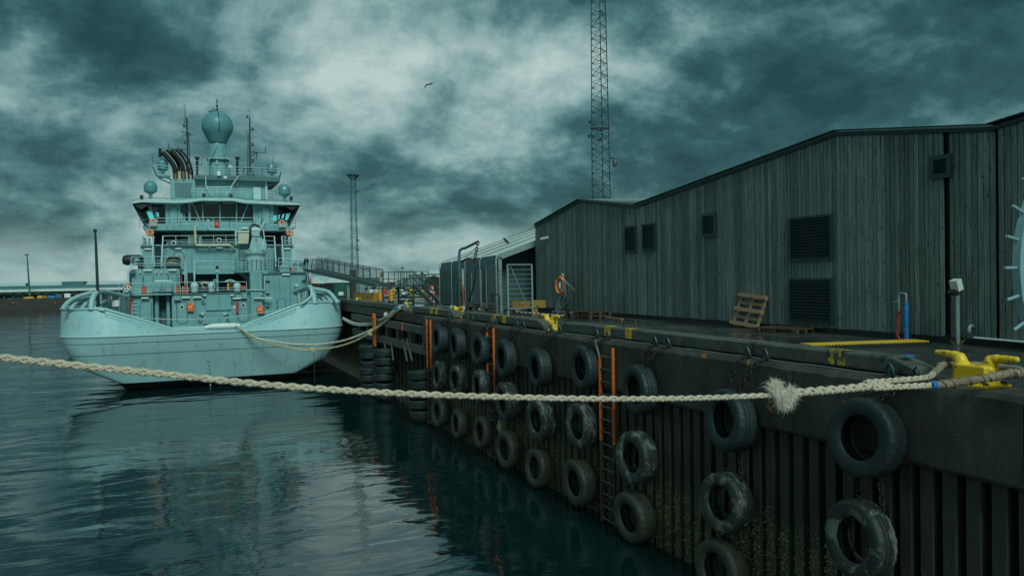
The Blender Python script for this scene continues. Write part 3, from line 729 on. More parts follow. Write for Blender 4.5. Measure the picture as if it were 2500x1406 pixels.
# hose stand
p = PZ(1124, 760, DK); q = PX(1122, 605, p.x); tip = PX(1167, 590, p.x+.6)
hs = thing('hose_stand', 'dark tall bent pipe stand carrying a red water hose', 'hose stand', p)
MB().tube(smoothpath([p, V((p.x,p.y,6.5)), V((p.x,p.y,q.z-.35)), V((p.x+.08,p.y-.1,q.z-.08)), V((p.x+.25,p.y-.4,q.z)), tip], 5), .07, 10).build('pipe', M['teald'], hs, 40)
MB().tube([p+V((.12,-.15,0)), p+V((.12,-.15,2.2))], .055, 8).build('inner_pipe', M['pale'], hs, 40)
hp = [PX(x,y,p.x+.02*i) for i,(x,y) in enumerate(((1126,758),(1130,740),(1131,715),(1126,685),(1122,665),(1121,648),(1124,640),(1135,635),(1143,631)))]
MB().tube(smoothpath(hp,4), .06, 8).build('red_hose', M['hosered'], hs, 40)
hp = [PX(x,y,p.x+.1) for x,y in ((1143,631),(1150,632),(1158,640),(1161,655),(1158,690),(1150,720),(1140,750),(1130,768))]
MB().tube(smoothpath(hp,4), .035, 7).build('black_hose', M['black'], hs, 40)
chain_mesh([tip, PX(1160,630,p.x+.4), PX(1158,640,p.x+.1)], .16, .024).build('chain', M['chain'], hs, 40)
MB().tube([PX(1163,603,p.x+.5), PX(1132,634,p.x+.1)], .012, 5).build('stay_wire', M['galvd'], hs)
MB().tube(smoothpath([p+V((.1,-.14,1.9)),p+V((-.05,-.2,1.7)),p+V((.1,-.15,1.5)),p+V((-.02,-.22,1.2)),p+V((.02,-.2,.8))],4), .025, 6).build('green_rope', M['green'], hs, 40)

# ------------------------------------------------------------------ things by the warehouse wall
# lifebuoy on its post with a coil of line
c = PX(1368, 697, 16.55); lb = thing('lifebuoy', 'orange lifebuoy with a white float hanging on the warehouse stand', 'lifebuoy', c)
def torus(m, c, R, r, ax, ay, n=28, k=10): return m.tube([V(c)+ax*(R*math.cos(2*math.pi*i/n))+ay*(R*math.sin(2*math.pi*i/n)) for i in range(n)], r, k, True)
AX, AZ = V((-.08,1,0)).normalized(), V((.06,0,1)).normalized()
torus(MB(), c, .36, .078, AX, AZ).build('ring', M['ring'], lb, 60)
for t in (.6, 2.2, 3.8, 5.3):
    d = AX*math.cos(t)+AZ*math.sin(t); e = AX*-math.sin(t)+AZ*math.cos(t)
    m = MB(); m.tube([c+d*.36-e*.025, c+d*.36+e*.025], .081, 12); m.build('band', M['pale'], lb, 60)
MB().lathe([(.001,-.17),(.04,-.13),(.06,0),(.04,.12),(.012,.2),(.001,.21)], c+V((-.02,0,-.02)), 12).build('float', M['white'], lb, 50)
ps = thing('lifebuoy_stand', 'dark post with cradle behind the lifebuoy and pale line', 'stand', (c.x+.2, c.y, DK))
MB().bb(c.x+.22,c.y-.05,DK,c.x+.32,c.y+.05,c.z+.35).build('post', M['dark'], ps); MB().bb(c.x+.12,c.y-.3,c.z-.75,c.x+.3,c.y+.12,c.z-.5).build('box', M['dark'], ps)
MB().tube(arc(c+V((.1,0,.42)), .13, 0, math.pi, 8, V((0,1,0))), .03, 6).build('hook', M['pale'], ps, 40)
m = MB(); rl = random.Random(2)
for i in range(6):
    k = i*.04; pts = [c+V((-.02+k*.3,-.25-k,.25)), c+V((0,-.75-k*3,.05-k)), c+V((.02,-.85-k*3,-.3)), c+V((0,-.45-k,-.8)), c+V((-.03,-.1+k*2,-1.05-k)), c+V((-.03,.12+k,-.9)), c+V((-.02,.05,-.5+k)), c+V((-.02,-.2-k,-.05))]
    if i % 2: pts = [c+V((-.03,-.3,.2)), c+V((-.02,-.42-k,-.4)), c+V((-.05,-.1,-.95)), c+V((-.06,.18+k,-1.3-k*2)), c+V((-.05,.22+k,-1.0)), c+V((-.04,.1,-.6))]
    m.tube(smoothpath(pts,5), .016, 5)
tag(m.build('rescue_line', M['galv'], None, 40), 'coil of pale rescue line hanging beside the lifebuoy', 'rope')
def pallet(name, label, loc, rotM, m_, L_=1.2, W_=1.0, blocks=True, tone2=None):
    r = thing(name, label, 'pallet', loc, 'wooden pallets by the warehouse')
    def B(nm, c, d): 
        m = MB(); m.box(rotM @ V(c), d, rotM); o = m.build(nm, m_, r, local=True)
    for i in range(5): B('deck_board', (0,-W_/2+.07+i*(W_-.14)/4,.133), (L_,.13 if i%2==0 else .1,.022))
    for x in (-L_/2+.06, 0, L_/2-.06):
        B('stringer', (x,0,.111), (.12,W_,.022))
        for yy in (-W_/2+.07, 0, W_/2-.07): B('block', (x,yy,.06), (.12,.13,.08))
    for yy in (-W_/2+.07, 0, W_/2-.07): B('bottom_board', (0,yy,.010), (L_,.12,.020))
    return r
p = (PZ(1780,800,DK)+PZ(1862,801,DK))/2
Rm = Matrix.Rotation(rad(-86),3,'Z') @ Matrix.Rotation(rad(110),3,'X') @ Matrix.Rotation(rad(180),3,'Y')
pallet('pallet', 'pale broken pallet leaning upright against the warehouse wall', (16.86, p.y-.05, DK+.59), Matrix.Rotation(rad(-90),3,'Z') @ Matrix.Rotation(rad(251),3,'X') @ Matrix.Rotation(rad(4),3,'Z'), M['pallet'], 1.32, 1.08)
q = PZ(1915, 812, DK); pallet('pallet', 'dark wet pallet lying flat right of the leaning one', (q.x+.1, q.y+.15, DK+.002), Matrix.Rotation(rad(-76),3,'Z'), M['palletd'], 1.5, 1.0)
q = PZ(1955, 808, DK); pallet('pallet', 'wet pallet lying flat below the big lower louvre', (q.x+.25, q.y-.55, DK+.002), Matrix.Rotation(rad(-84),3,'Z'), M['palletd'], 1.3, .8)
q = PZ(1413, 777, DK)
for k in range(2): pallet('pallet', f'brown pallet, {["bottom","top"][k]} of the stack right of the lifebuoy', (q.x+.5, q.y+.1+.03*k, DK+.002+.147*k), Matrix.Rotation(rad(-84+2*k),3,'Z'), M['palletd'], 1.75, 1.1)
m = MB(); a, b = PZ(1448,775,DK), PZ(1510,783,DK); m.bar(a+V((.2,0,.04)), b+V((.2,0,.04)), .12, .06); tag(m.build('loose_plank', M['pallet']), 'loose plank on the asphalt right of the pallet stack', 'plank')
# red and white pole lying on blocks
a, b = PZ(1262,768,DK)+V((0,0,.12)), PZ(1383,777,DK)+V((0,0,.10)); rp = thing('barrier_pole', 'red and white striped pole lying low by the lifebuoy', 'barrier pole', (a+b)/2)
n = 22
for i in range(n): MB().tube([a.lerp(b,i/n), a.lerp(b,(i+1)/n)], .035, 6, caps=False).build('red_band' if i%2 else 'white_band', M['red'] if i%2 else M['white'], rp, 40)
for t in (.05,.95): c_ = a.lerp(b,t); MB().bb(c_.x-.1,c_.y-.1,DK,c_.x+.1,c_.y+.1,c_.z-.03).build('support_block', M['dark'], rp)
for k,(x,yy) in enumerate(((1352,767),(1370,768))):
    c_ = PZ(x,yy,DK); m = MB(); m.bev(c_.x,c_.y-.35,DK,c_.x+.5,c_.y+.35,DK+.16,.05); tag(m.build('base_block', M['conc']), f'{"left" if not k else "right"} low grey weight block under the lifebuoy stand', 'weight block')
# blue standpipe with red hose
p = PZ(2213, 833, DK); sp_ = thing('standpipe', 'blue standpipe with a bent white tap and red wrapped hose', 'standpipe', p)
zt = PX(2213, 738, p.x).z
MB().tube([p, (p.x,p.y,zt)], .055, 14).build('blue_casing', M['blue'], sp_, 40)
for z in (DK+.30, zt-.14): MB().tube([(p.x,p.y,z-.012),(p.x,p.y,z+.012)], .062, 14).build('clamp_band', M['galv'], sp_, 40)
e = V((-.02,.19,0)); hz = zt+.22
MB().tube(smoothpath([V((p.x,p.y,zt)),V((p.x,p.y,hz-.05)),V((p.x,p.y,hz))+e*.2,V((p.x,p.y,hz))+e*.8,V((p.x,p.y,hz-.05))+e,V((p.x,p.y,zt-.25))+e],3), .026, 8).build('tap_pipe', M['galv'], sp_, 40)
MB().bar(V((p.x-.02,p.y,zt+.02))+e, V((p.x-.05,p.y+.16,zt+.0))+e, .03).build('tap_lever', M['galv'], sp_)
MB().tube(smoothpath([V((p.x,p.y,zt-.25))+e, V((p.x-.01,p.y+.02,DK+.7))+e, V((p.x-.03,p.y+.05,DK+.22))+e, V((p.x-.03,p.y+.0,DK+.06))+e, V((p.x-.05,p.y-.12,DK+.03))+e, V((p.x-.1,p.y-.3,DK+.03))+e],5), [.036+.008*math.sin(i*1.9) for i in range(26)], 8).build('wrapped_hose', M['hosered'], sp_, 60)
# socket post
p = PZ(2338, 843, DK); so = thing('socket_post', 'slim grey post with a white tilted socket box on top', 'socket post', p)
zt = PX(2338, 722, p.x).z
MB().tube([p,(p.x,p.y,zt)], .05, 12).build('post', M['galv'], so, 40); MB().tube([(p.x,p.y,zt-.1),(p.x,p.y,zt)], .057, 12).build('collar', M['galv'], so, 40)
R_ = Matrix.Rotation(rad(-18),3,'Y'); MB().box((p.x-.03,p.y,zt+.25),(.17,.2,.26),R_).build('box', M['white'], so)
MB().box((p.x-.12,p.y+.02,zt+.08),(.16,.16,.1),Matrix.Rotation(rad(20),3,'Y')).build('socket', M['black'], so)
MB().box((p.x-.122,p.y+.02,zt+.27),(.006,.13,.05),R_).build('sticker', M['yellow'], so)
for k in range(9):
    a = k*.7; MB().bar(p+V((.05*math.cos(a),.05*math.sin(a),0)), p+V((.16*math.cos(a),.16*math.sin(a),.1+.03*(k%3))), .02, .006).build('weed_leaf', M['yellowd'], so)
# thin white pipe low on the wall
a, b = PX(2378,824,16.9), PX(2560,840,16.9); m = MB(); m.tube([a,b], .025, 8); tag(m.build('wall_pipe', M['white'], None, 40), 'thin white pipe along the foot of the warehouse wall', 'pipe')
# cable ramp: yellow lid on black toothed body
a, b = PZ(1950,848,DK), PZ(2230,838,DK); d = (b-a); Lr = d.length; d.normalize(); s = V((d.y,-d.x,0))
cr = thing('cable_ramp', 'long yellow-topped cable ramp with a black toothed edge on the asphalt', 'cable ramp', (a+b)/2)
W0 = .74; M['lid'] = pm('ramp_lid', (.80, .46, .03), .5, var=.12)
for i in range(5):
    u, v = a+d*(Lr*i/5+.003), a+d*(Lr*(i+1)/5-.003)
    m = MB(); m.prism([u,u+s*W0,u+s*(W0*.72)+V((0,0,.09)),u+s*(W0*.28)+V((0,0,.09))],[v,v+s*W0,v+s*(W0*.72)+V((0,0,.09)),v+s*(W0*.28)+V((0,0,.09))]); m.build('black_section', M['black'], cr)
    m = MB(); u2, v2 = u+s*(W0*.05)+V((0,0,.094)), v+s*(W0*.05)+V((0,0,.094)); m.prism([u2,u2+s*(W0*.69),u2+s*(W0*.69)+V((0,0,.012)),u2+V((0,0,.012))],[v2,v2+s*(W0*.69),v2+s*(W0*.69)+V((0,0,.012)),v2+V((0,0,.012))])
    for k in range(8):
        c_ = u.lerp(v,(k+.5)/8)+s*(W0*.74); m.bar(c_+V((0,0,.098)), c_+s*.035+V((0,0,.078)), .024, .012)
    m.build('yellow_lid', M['lid'], cr)
# spiked ring standing at the right edge
RC = V((11.72, 6.9, DK+1.80)); RR = 1.72
M['ringp'] = pm('ring_paint', (.22, .36, .38), .45, var=.15, scale=4, col2=RUST, thr=.68, sc2=8)
sr = thing('spiked_ring', 'big pale grey steel ring with radial spikes standing at the right edge', 'steel ring', (RC.x, RC.y, DK))
rim = MB(); n = 64; hw = .06; th = .055
for i in range(n):
    t = 2*math.pi*i/n; e = V((math.cos(t),0,math.sin(t)))
    rim.v += [tuple(RC+e*(RR-.055)+V((0,-th,0))), tuple(RC+e*(RR+.02)+V((0,-th,0))), tuple(RC+e*(RR+.02)+V((0,th,0))), tuple(RC+e*(RR-.055)+V((0,th,0)))]
for i in range(n):
    j = (i+1) % n
    for k in range(4): rim.f.append((i*4+k, i*4+(k+1)%4, j*4+(k+1)%4, j*4+k))
rim.build('rim', M['ringp'], sr, 40)
spk = MB().tube([(RR-.28,0,0),(RR+.24,0,0)], .021, 8).mesh('spike', 40)
for i in range(30):
    t = 2*math.pi*i/30
    if 250 < math.degrees(t) < 290: continue
    put('spike', spk, M['ringp'], sr, (RC.x, RC.y-.0, RC.z), (0, -t, 0))
for sx in (-.5,.5): MB().bb(RC.x+sx-.06, RC.y-.35, DK, RC.x+sx+.06, RC.y+.35, DK+.08+.10).build('foot', M['dark'], sr)
m = MB(); m.bev(11.55, 7.05, DK, 12.2, 7.6, DK+.42, .06); tag(m.build('rubber_block', M['black']), 'black rubber block at the right edge beside the big bollard', 'rubber block')
# ================================================================== SHIP
SH = thing('patrol_ship', 'teal-grey patrol ship with domed mast moored stern-on at the quay', 'ship', (2.1, 53.3, 0))
YS = 53.3
# ---- hull: rings of points round the stern, level by level
CXs = 2.12
TFR = sorted({round((CXs+6.02-x)/12.04, 4) for x in (-3.3,-3.1,-2.5,-1.9,-1.3,-.8,-.4,-.21,-.02,.5,1.1,1.7,2.3,2.9,3.5,3.8,4.0,4.2,4.7,5.2,5.7,6.3,6.9,7.4)})
def outline(w, a, rc, zf, fwd=1.0):
    """from the starboard side forward, round the stern, to the port side forward"""
    pts = []
    xr, xl = CXs+w, CXs-w
    for y in (120, 95, 75, 62): pts.append((min(xr, 10.35) if y > 60 else xr, YS+(y-YS), None))
    for i in range(9):
        t = math.pi/2*i/8; pts.append((xr-rc+rc*math.cos(t), YS+a+rc-rc*math.sin(t), None))
    for t_ in TFR:
        x = xr-rc+(xl+rc-(xr-rc))*t_; pts.append((x, YS+a-.10*math.cos((x-CXs)/w*1.3), None))
    for i in range(9):
        t = math.pi/2*(1-i/8); pts.append((xl+rc-rc*math.cos(t), YS+a+rc-rc*math.sin(t), None))
    for y in (62, 75, 95, 120): pts.append((xl+(0 if y < 63 else 1.2 if y < 80 else 2.2 if y < 100 else 6), y, None))
    pts[0] = (CXs+2, 128, None); pts[-1] = (CXs-2, 128, None)
    return [V((x, y, zf(x))) for x, y, _ in pts]
def ztopS(x):
    pts = [(-9, 5.15), (-3.94, 5.15), (-.21, 3.80), (4.0, 3.78), (7.76, 5.17), (12, 5.13)]
    for (a, za), (b, zb) in zip(pts, pts[1:]):
        if a <= x <= b: return za+(zb-za)*(x-a)/(b-a)
    return 5.1
def skin(levels):
    m = MB(); k = len(levels[0])
    for l in levels: m.v += [tuple(p) for p in l]
    for j in range(len(levels)-1):
        for i in range(k-1): m.f.append((j*k+i, j*k+i+1, (j+1)*k+i+1, (j+1)*k+i))
    return m
kn = lambda x: 3.53
Lk = outline(8.62, 0, 2.6, kn)
low = [outline(5.45, 1.1, .5, lambda x: .55), outline(7.35, .75, 1.0, lambda x: 1.45), outline(8.15, .35, 1.7, lambda x: 2.4), outline(8.52, .08, 2.4, lambda x: 3.1), Lk]
skin(low).build('hull', M['hull'], SH, 24)
# below the stern counter the black underbody
skin([outline(4.4, 4.2, .8, lambda x: -1.5), outline(4.9, 2.2, .8, lambda x: -.2), [p+V((0,.02,0)) for p in low[0]]]).build('underbody', M['boot'], SH, 24)
def lvl(t): # between knuckle and top, leaning forward
    top = outline(8.62, .85, 2.6, ztopS); return [a.lerp(b, t) for a, b in zip(Lk, top)]
TOPL = lvl(1)
INN = [p+V(((-.25 if p.x > CXs+6 else .25 if p.x < CXs-6 else 0), .25, 0)) for p in TOPL]
skin([[p+V((0,.0,.0)) for p in Lk], lvl(.5), TOPL, INN, [V((p.x,p.y,3.0)) for p in INN]]).build('bulwark', M['hull'], SH, 24)
# weld seams on the transom plating
for lv in (low[3], low[2]):
    MB().tube([p+V((0,-.012,0)) for p in lv[6:-6]], .014, 4).build('plate_seam', M['shipd'], SH)
MB().tube([p+V((0,-.03,0)) for p in Lk[4:-4]], .035, 6).build('knuckle_bead', M['rail'], SH, 40)
# rolled rubbing bars following the dip of the stern
edge = [p for p in TOPL if -3.95 <= p.x <= 7.8 and p.y < 56]
MB().tube([p+V((0,-.02,.03)) for p in edge], .095, 10).build('rub_bar', M['hull'], SH, 50)
pair = [(t, k) for t, k in zip(TOPL, Lk) if -3.95 <= t.x <= 7.8 and t.y < 56]
for s_, r in ((.25, .06), (.45, .035)):
    pts = []
    for t, k in pair:
        dd = k-t; q = min(s_, dd.length*.95); nn_ = dd.normalized().cross(V((1,0,0))); nn_ = nn_ if nn_.y < 0 else -nn_
        pts.append(t+dd.normalized()*q+nn_.normalized()*.02)
    MB().tube(pts, r, 10).build('rub_bar', M['hull'], SH, 50)
for sl in (slice(3, 14), slice(-14, -3)): MB().tube([p+V((0,0,.03)) for p in TOPL[sl]], .09, 8).build('rub_bar', M['hull'], SH, 50)
dk = MB(); dk.v += [(p.x, p.y, 2.0) for p in INN]; dk.f.append(tuple(range(len(INN)))); dk.build('work_deck', M['shipdeck'], SH)
# draft marks
for i, (t, px, py) in enumerate((('7M',509,883), ('8',511,892), ('6',511.5,901), ('4',512,910))):
    p = PY(px, py, YS+.2); me = text_mesh(t, .20 if i else .22, .02); o = put('draft_mark', me, M['black'], SH, (p.x, YS+(-.02 if i == 0 else .02*i), p.z), (rad(90-14), 0, 0))
for i, (px, py) in enumerate(((513,938), (513.5,946))):
    p = PY(px, py, YS+1.4); put('draft_mark', text_mesh(('2','8')[i], .2, .02), M['rail'], SH, (p.x, YS+1.05+.22*i, p.z), (rad(60), 0, 0))

def S(px, py, Y): return PY(px, py, Y)
def rect(x0, y0, x1, y1, Y):
    xm, ym = (x0+x1)/2, (y0+y1)/2
    return S(x0,ym,Y).x, S(x1,ym,Y).x, S(xm,y1,Y).z, S(xm,y0,Y).z
def sb(name, x0, y0, x1, y1, Y, D, m_, parent=SH, zb=None, smooth=False, bev=0, label=None):
    a, b, c, d = rect(x0, y0, x1, y1, Y)
    if zb is not None: c = zb
    m = MB()
    if bev:
        n = 4; P = []
        for cx, cz, t0 in ((b-bev,c+bev,-90),(b-bev,d-bev,0),(a+bev,d-bev,90),(a+bev,c+bev,180)):
            for i in range(n+1): t = rad(t0+90*i/n); P.append((cx+bev*math.cos(t), cz+bev*math.sin(t)))
        m.prism([(x,Y,z) for x, z in P], [(x,Y+D,z) for x, z in P])
    else: m.bb(a, Y, c, b, Y+D, d)
    return m.build(name, m_, parent, smooth, label)
def rl(pts, Y, h, m_=None, mids=2, step=22, parent=SH, bot=None, w=.035):
    """railing: pts are top-rail photo points on plane Y, h its height in metres"""
    m = MB(); P = [S(x, y, Y) if not isinstance(x, V) else x for x, y in pts] if not isinstance(pts[0], V) else pts
    for a, b in zip(P, P[1:]):
        for k in range(mids+1):
            d = V((0,0,-h*k/(mids+1))); m.bar(a+d, b+d, w*(1.15 if k == 0 else .8))
        n = max(1, int((b-a).length/(step*.033)))
        for i in range(n+1): c = a.lerp(b, i/n); m.bar(c, c-V((0,0,h)), w)
    return m.build('railing', m_ or M['rail'], parent)
def lampbar(x0, x1, y, Y): return sb('lamp', x0, y-1.6, x1, y+1.6, Y-.18, .17, M['white'])
def door(x0, y0, x1, y1, Y, port=False, hinge=True):
    d = sb('door', x0, y0, x1, y1, Y-.07, .069, M['ship'], bev=.14, smooth=30)
    a, b, c, e = rect(x0, y0, x1, y1, Y-.07)
    fr = MB(); fr.tube([(a-.03,Y-.03,c+.1),(a-.03,Y-.03,e-.1),(a+.08,Y-.03,e+.03),(b-.08,Y-.03,e+.03),(b+.03,Y-.03,e-.1),(b+.03,Y-.03,c+.1)], .028, 5); fr.build('frame', M['shipd'], d)
    MB().bar((a+.1,Y-.085,c+(e-c)*.42),(b-.12,Y-.085,c+(e-c)*.42),.03).build('handle', M['rail'], d)
    if hinge:
        for t in (.2,.8): MB().bar((a-.05,Y-.08,c+(e-c)*t-.06),(a-.05,Y-.08,c+(e-c)*t+.06),.06).build('hinge', M['shipd'], d)
    if port:
        cx, cz = (a+b)/2, e-(e-c)*.24
        torus(MB(), (cx,Y-.08,cz), .14, .03, V((1,0,0)), V((0,0,1)), 16, 6).build('porthole_rim', M['white'], d, 50)
        MB().lathe([(.13,-.012),(.13,.0),(.001,.0)], (cx,Y-.075,cz), 16, 'y').build('porthole_glass', M['glass'], d)
    return d
Y1, Y2, Y3, Y4, Y5 = 67.6, 69.5, 71.2, 74.6, 76.6
# ---- lower tier
sb('lower_house', 318, 720, 374, 800, Y1, 14, M['ship'], zb=1.9)
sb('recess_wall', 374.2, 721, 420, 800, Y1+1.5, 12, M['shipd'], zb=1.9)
sb('center_house', 420.2, 717, 612, 800, Y1, 14, M['ship'], zb=1.9)
sb('crane_tower', 612.2, 664, 640, 800, Y1-.5, 8, M['ship'], zb=1.9)
sb('starboard_tower', 640.2, 668, 752, 800, Y1-.1, 12, M['ship'], zb=1.9)
sb('tower_step', 726, 676, 752, 800, Y1-.16, .06, M['ship'], zb=1.9)
sb('corner_post', 642, 672, 646, 800, Y1-.25, .15, M['shipd'], zb=1.9)
sb('panel_joint', 709, 674, 710.2, 795, Y1-.13, .03, M['shipd'])
sb('deck_edge', 318, 717.5, 420, 721, Y1-.35, 9, M['ship'])
sb('deck_edge', 420.2, 714.5, 612, 717.6, Y1-.12, 9, M['shipd'])
# doors, lockers, hatches on the lower tier
door(343, 738, 370, 800, Y1); door(433, 737, 456, 789, Y1, True); door(583, 733, 605, 784, Y1-.0, True); door(678, 730, 697, 757, Y1-.1)
for t, x0, y0, x1, y1, Y in (('P1',458,740,473,760,Y1), ('P3',628,746,643,765,Y1-.5)):
    b = sb('fire_box', x0, y0, x1, y1, Y-.3, .28, M['orange'], bev=.06, smooth=30, label=f'bright orange box lettered {t}')
    c = S((x0+x1)/2, (y0+y1)/2, Y-.3); put('lettering', text_mesh(t, .30, .006), M['white'], b, (c.x, Y-.306, c.z), (rad(90),0,0))
    sb('latch', x1-5, y0+1, x1-2, y0+3, Y-.325, .02, M['white'], b)
h1 = sb('hatch', 502, 719, 564, 757, Y1-.14, .13, M['ship'], bev=.05, smooth=30); h2 = sb('hatch', 496, 765, 552, 790, Y1-.14, .13, M['ship'], bev=.05, smooth=30)
for x0, y0, pa in ((497,718,h1), (563,718,h1), (491,764,h2), (545,764,h2)):
    sb('hinge_block', x0, y0, x0+7, y0+5, Y1-.3, .29, M['rail'], pa); sb('hinge_arm', x0-5, y0+1.2, x0+13, y0+2.4, Y1-.22, .2, M['rail'], pa)
for x0, y0 in ((497,738), (568,737), (489,783), (558,783)): MB().tube([S(x0+4*math.cos(t*.6),y0+4*math.sin(t*.6),Y1-.1) for t in range(9)], .03, 5).build('hook', M['shipd'], SH)
sb('junction_box', 425, 722, 441, 733, Y1-.35, .34, M['ship']); sb('junction_box', 590, 716, 603, 729, Y1-.35, .34, M['ship'])
for x0, x1, y in ((345,363,727.5),(444,463,726),(472,492,725.5),(568,589,728),(689,708,670)): lampbar(x0, x1, y, Y1-.1)
sb('notice', 570, 747, 575, 752, Y1-.02, .015, M['white']); sb('extinguisher_tube', 576, 738, 581, 764, Y1-.2, .18, M['red'])
m = MB(); m.tube([S(328,729,Y1-.1),S(321,730,Y1-.1),S(319,735,Y1-.1),S(318.5,750,Y1-.1),S(317,768,Y1-.1)], .06, 8); m.build('fire_pipe', M['red'], SH, 40)
for k in range(5): sb('rung', 324, 737+9*k, 336, 738+9*k, Y1-.12, .05, M['rail'])
for x0, x1 in ((377,389), (406,416)):
    a, b, c, d = rect(x0, 715, x1, 800, Y1+.4); cx, r = (a+b)/2, (b-a)/2
    MB().lathe([(r,1.9),(r,3.4),(r*1.25,3.42),(r*1.25,3.56),(r,3.58),(r,d-.25),(r*1.2,d-.23),(r*1.2,d)], (cx,Y1+.6,0), 16).build('vent_pipe', M['ship'], SH, 40)
sb('valve_wheel', 397, 765, 402, 768, Y1+.2, .1, M['blue'])
m = MB(); m.bar(S(620,727.5,Y1-.7), S(665,727.5,Y1-.7), .13); m.tube(arc(S(642,727,Y1-.6), .28, 0, math.pi, 8), .03, 5); m.build('pipe_rack', M['rail'], SH, 40)
for yy in (685, 716, 748): sb('dog_clip', 649, yy-.8, 659, yy+1.2, Y1-.3, .19, M['shipd']); 
sb('dog_clip', 737, 684, 747, 686, Y1-.34, .17, M['shipd'])
MB().tube([S(646,675,Y1-.6),S(646,706,Y1-.6),S(645,708,Y1-.6),S(602,708,Y1-.6)], .045, 6).build('drain_pipe', M['rail'], SH, 40)
# ---- equipment on the first deck
rl([(290,692),(420,690),(520,688),(602,688)], Y1-.2, .93, mids=1, step=70)
rl([(318,712),(420,710),(602,707)], Y1-.25, .06, mids=0, step=200)
for x0, x1 in ((370,394), (398,424)):
    a, b, c, d = rect(x0, 691, x1, 711, Y1+.6); m = MB(); q = .14
    m.prism([(a+q*1.4,Y1+.3,c),(b-q*1.4,Y1+.3,c),(b,Y1+.3,c+.3),(b,Y1+.3,d-.06),(b-.06,Y1+.3,d),(a+.06,Y1+.3,d),(a,Y1+.3,d-.06),(a,Y1+.3,c+.3)], [(x,Y1+1.3,z) for x, z in ((a+q*1.4,c),(b-q*1.4,c),(b,c+.3),(b,d-.06),(b-.06,d),(a+.06,d),(a,d-.06),(a,c+.3))]); m.build('vent_cowl', M['ship'], SH)
MB().tube(smoothpath([S(377,686.5,Y1+1),S(400,686.5,Y1+1),S(414,686.5,Y1+1),S(420,690,Y1+1)],3), .09, 8).build('foam_pipe', M['rail'], SH, 40)
for x in (381, 390, 399, 408): sb('valve', x-1.5, 682, x+1.5, 685, Y1+1, .1, M['dark'])
for x0, x1, y0, y1 in ((345,359,700,717),(430,440,698,716),(447,457,698,716)): 
    b = sb('red_locker', x0, y0, x1, y1, Y1+.5, .4, M['red']); sb('locker_frame', x0-1.5, y0, x0-.2, y1, Y1+.45, .3, M['cream'], b); sb('locker_frame', x1+.2, y0, x1+1.5, y1, Y1+.45, .3, M['cream'], b)
sb('red_locker', 590, 697, 600, 707, Y1+.5, .4, M['red'])
for x, y0 in ((475,695), (517,695), (579,696)):
    c = S(x, y0, Y1+.9); MB().lathe([(.24,-.75),(.24,-.25),(.30,-.2),(.30,0),(.2,.16),(.001,.22)], c, 14).build('mushroom_vent', M['rail'], SH, 40)
for x in (484, 558):
    c = S(x+14, 703, Y1+2.0); MB().lathe([(.001,-.55),(.62,-.5),(.72,0),(.62,.5),(.001,.55)], c, 18, 'y').build('rope_drum', M['black'], SH, 40)
for x in (496, 500.5): MB().bar(S(493,694,Y1+1.0), S(x,705,Y1+1.0), .03).build('tripod_leg', M['cream'], SH)
sb('yellow_post', 555, 692, 559, 707, Y1+.9, .15, M['stripe'])
m = MB(); m.tube(smoothpath([S(490,694,Y1+1.4),S(497,690.5,Y1+1.4),S(505,691,Y1+1.4),S(514,694,Y1+1.4)],4), .07, 6); m.build('cover_hoop', M['pale'], SH, 40)
m = MB(); m.tube(smoothpath([S(550,688,Y1+1.4),S(558,684.5,Y1+1.4),S(566,684.5,Y1+1.4),S(574,688,Y1+1.4)],4), .07, 6); m.build('cover_hoop', M['rail'], SH, 40)
sb('cable_tray', 460, 712, 600, 715, Y1+.3, .2, M['black'])
# searchlight post
sb('light_post', 528.5, 660, 533, 712, Y1+.2, .15, M['ship']); sb('searchlight', 527, 649, 534, 657, Y1+.1, .3, M['black'])
torus(MB(), S(531,661.5,Y1+.1), .09, .03, V((1,0,0)), V((0,0,1)), 12, 6).build('light_ring', M['white'], SH, 50)
torus(MB(), S(524.5,686,Y1+.1), .11, .03, V((1,0,0)), V((0,0,1)), 12, 6).build('sign_ring', M['pale'], SH, 50)
# ---- second tier
sb('port_house', 322, 656, 437, 720, Y2, 9, M['ship'])
a = S(315, 690, Y2); b_ = S(309, 714, Y2-.3)
MB().prism([S(311,662,Y2-.1),S(316,656,Y2-.1),S(316,716,Y2-.1),S(308,716,Y2-.1)], [S(311,662,Y2-.1)+V((0,.4,0)),S(316,656,Y2-.1)+V((0,.4,0)),S(316,716,Y2-.1)+V((0,.4,0)),S(308,716,Y2-.1)+V((0,.4,0))]).build('side_fin', M['rail'], SH)
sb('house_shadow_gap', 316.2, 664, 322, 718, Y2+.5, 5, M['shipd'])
door(352, 671, 374, 716, Y2); door(413, 670, 434, 716, Y2)
for x0, x1, y in ((351,371,660),(412,431,659.5)): lampbar(x0, x1, y, Y2)
for x in (341, 382, 394.5, 407): sb('lamp', x-1.6, 661, x+1.6, 667, Y2-.2, .19, M['pale'])
sb('junction_box', 318, 659, 330, 668, Y2-.4, .39, M['shipd'])
sb('drain_pipe', 436, 657, 440, 716, Y2-.3, .15, M['ship']); sb('red_pipe', 442, 671, 444.5, 690, Y2-.4, .1, M['red'])
MB().tube([S(452,692,Y2-.5),S(452,672,Y2-.5),S(450,668,Y2-.5),S(445,669,Y2-.5)], .05, 6).build('vent_hook', M['rail'], SH, 40)
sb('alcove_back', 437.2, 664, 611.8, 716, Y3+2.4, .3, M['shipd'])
c = S(581, 684, Y3+1.6); MB().tube(arc(c, .52, 0, math.pi, 10), .13, 8).build('duct_arch', M['shipd'], SH, 40)
sb('overhang', 476, 664, 622, 668.5, Y2+.2, 4, M['ship']); sb('overhang_lip', 476, 640, 622, 664, Y2+.9, .15, M['ship'])
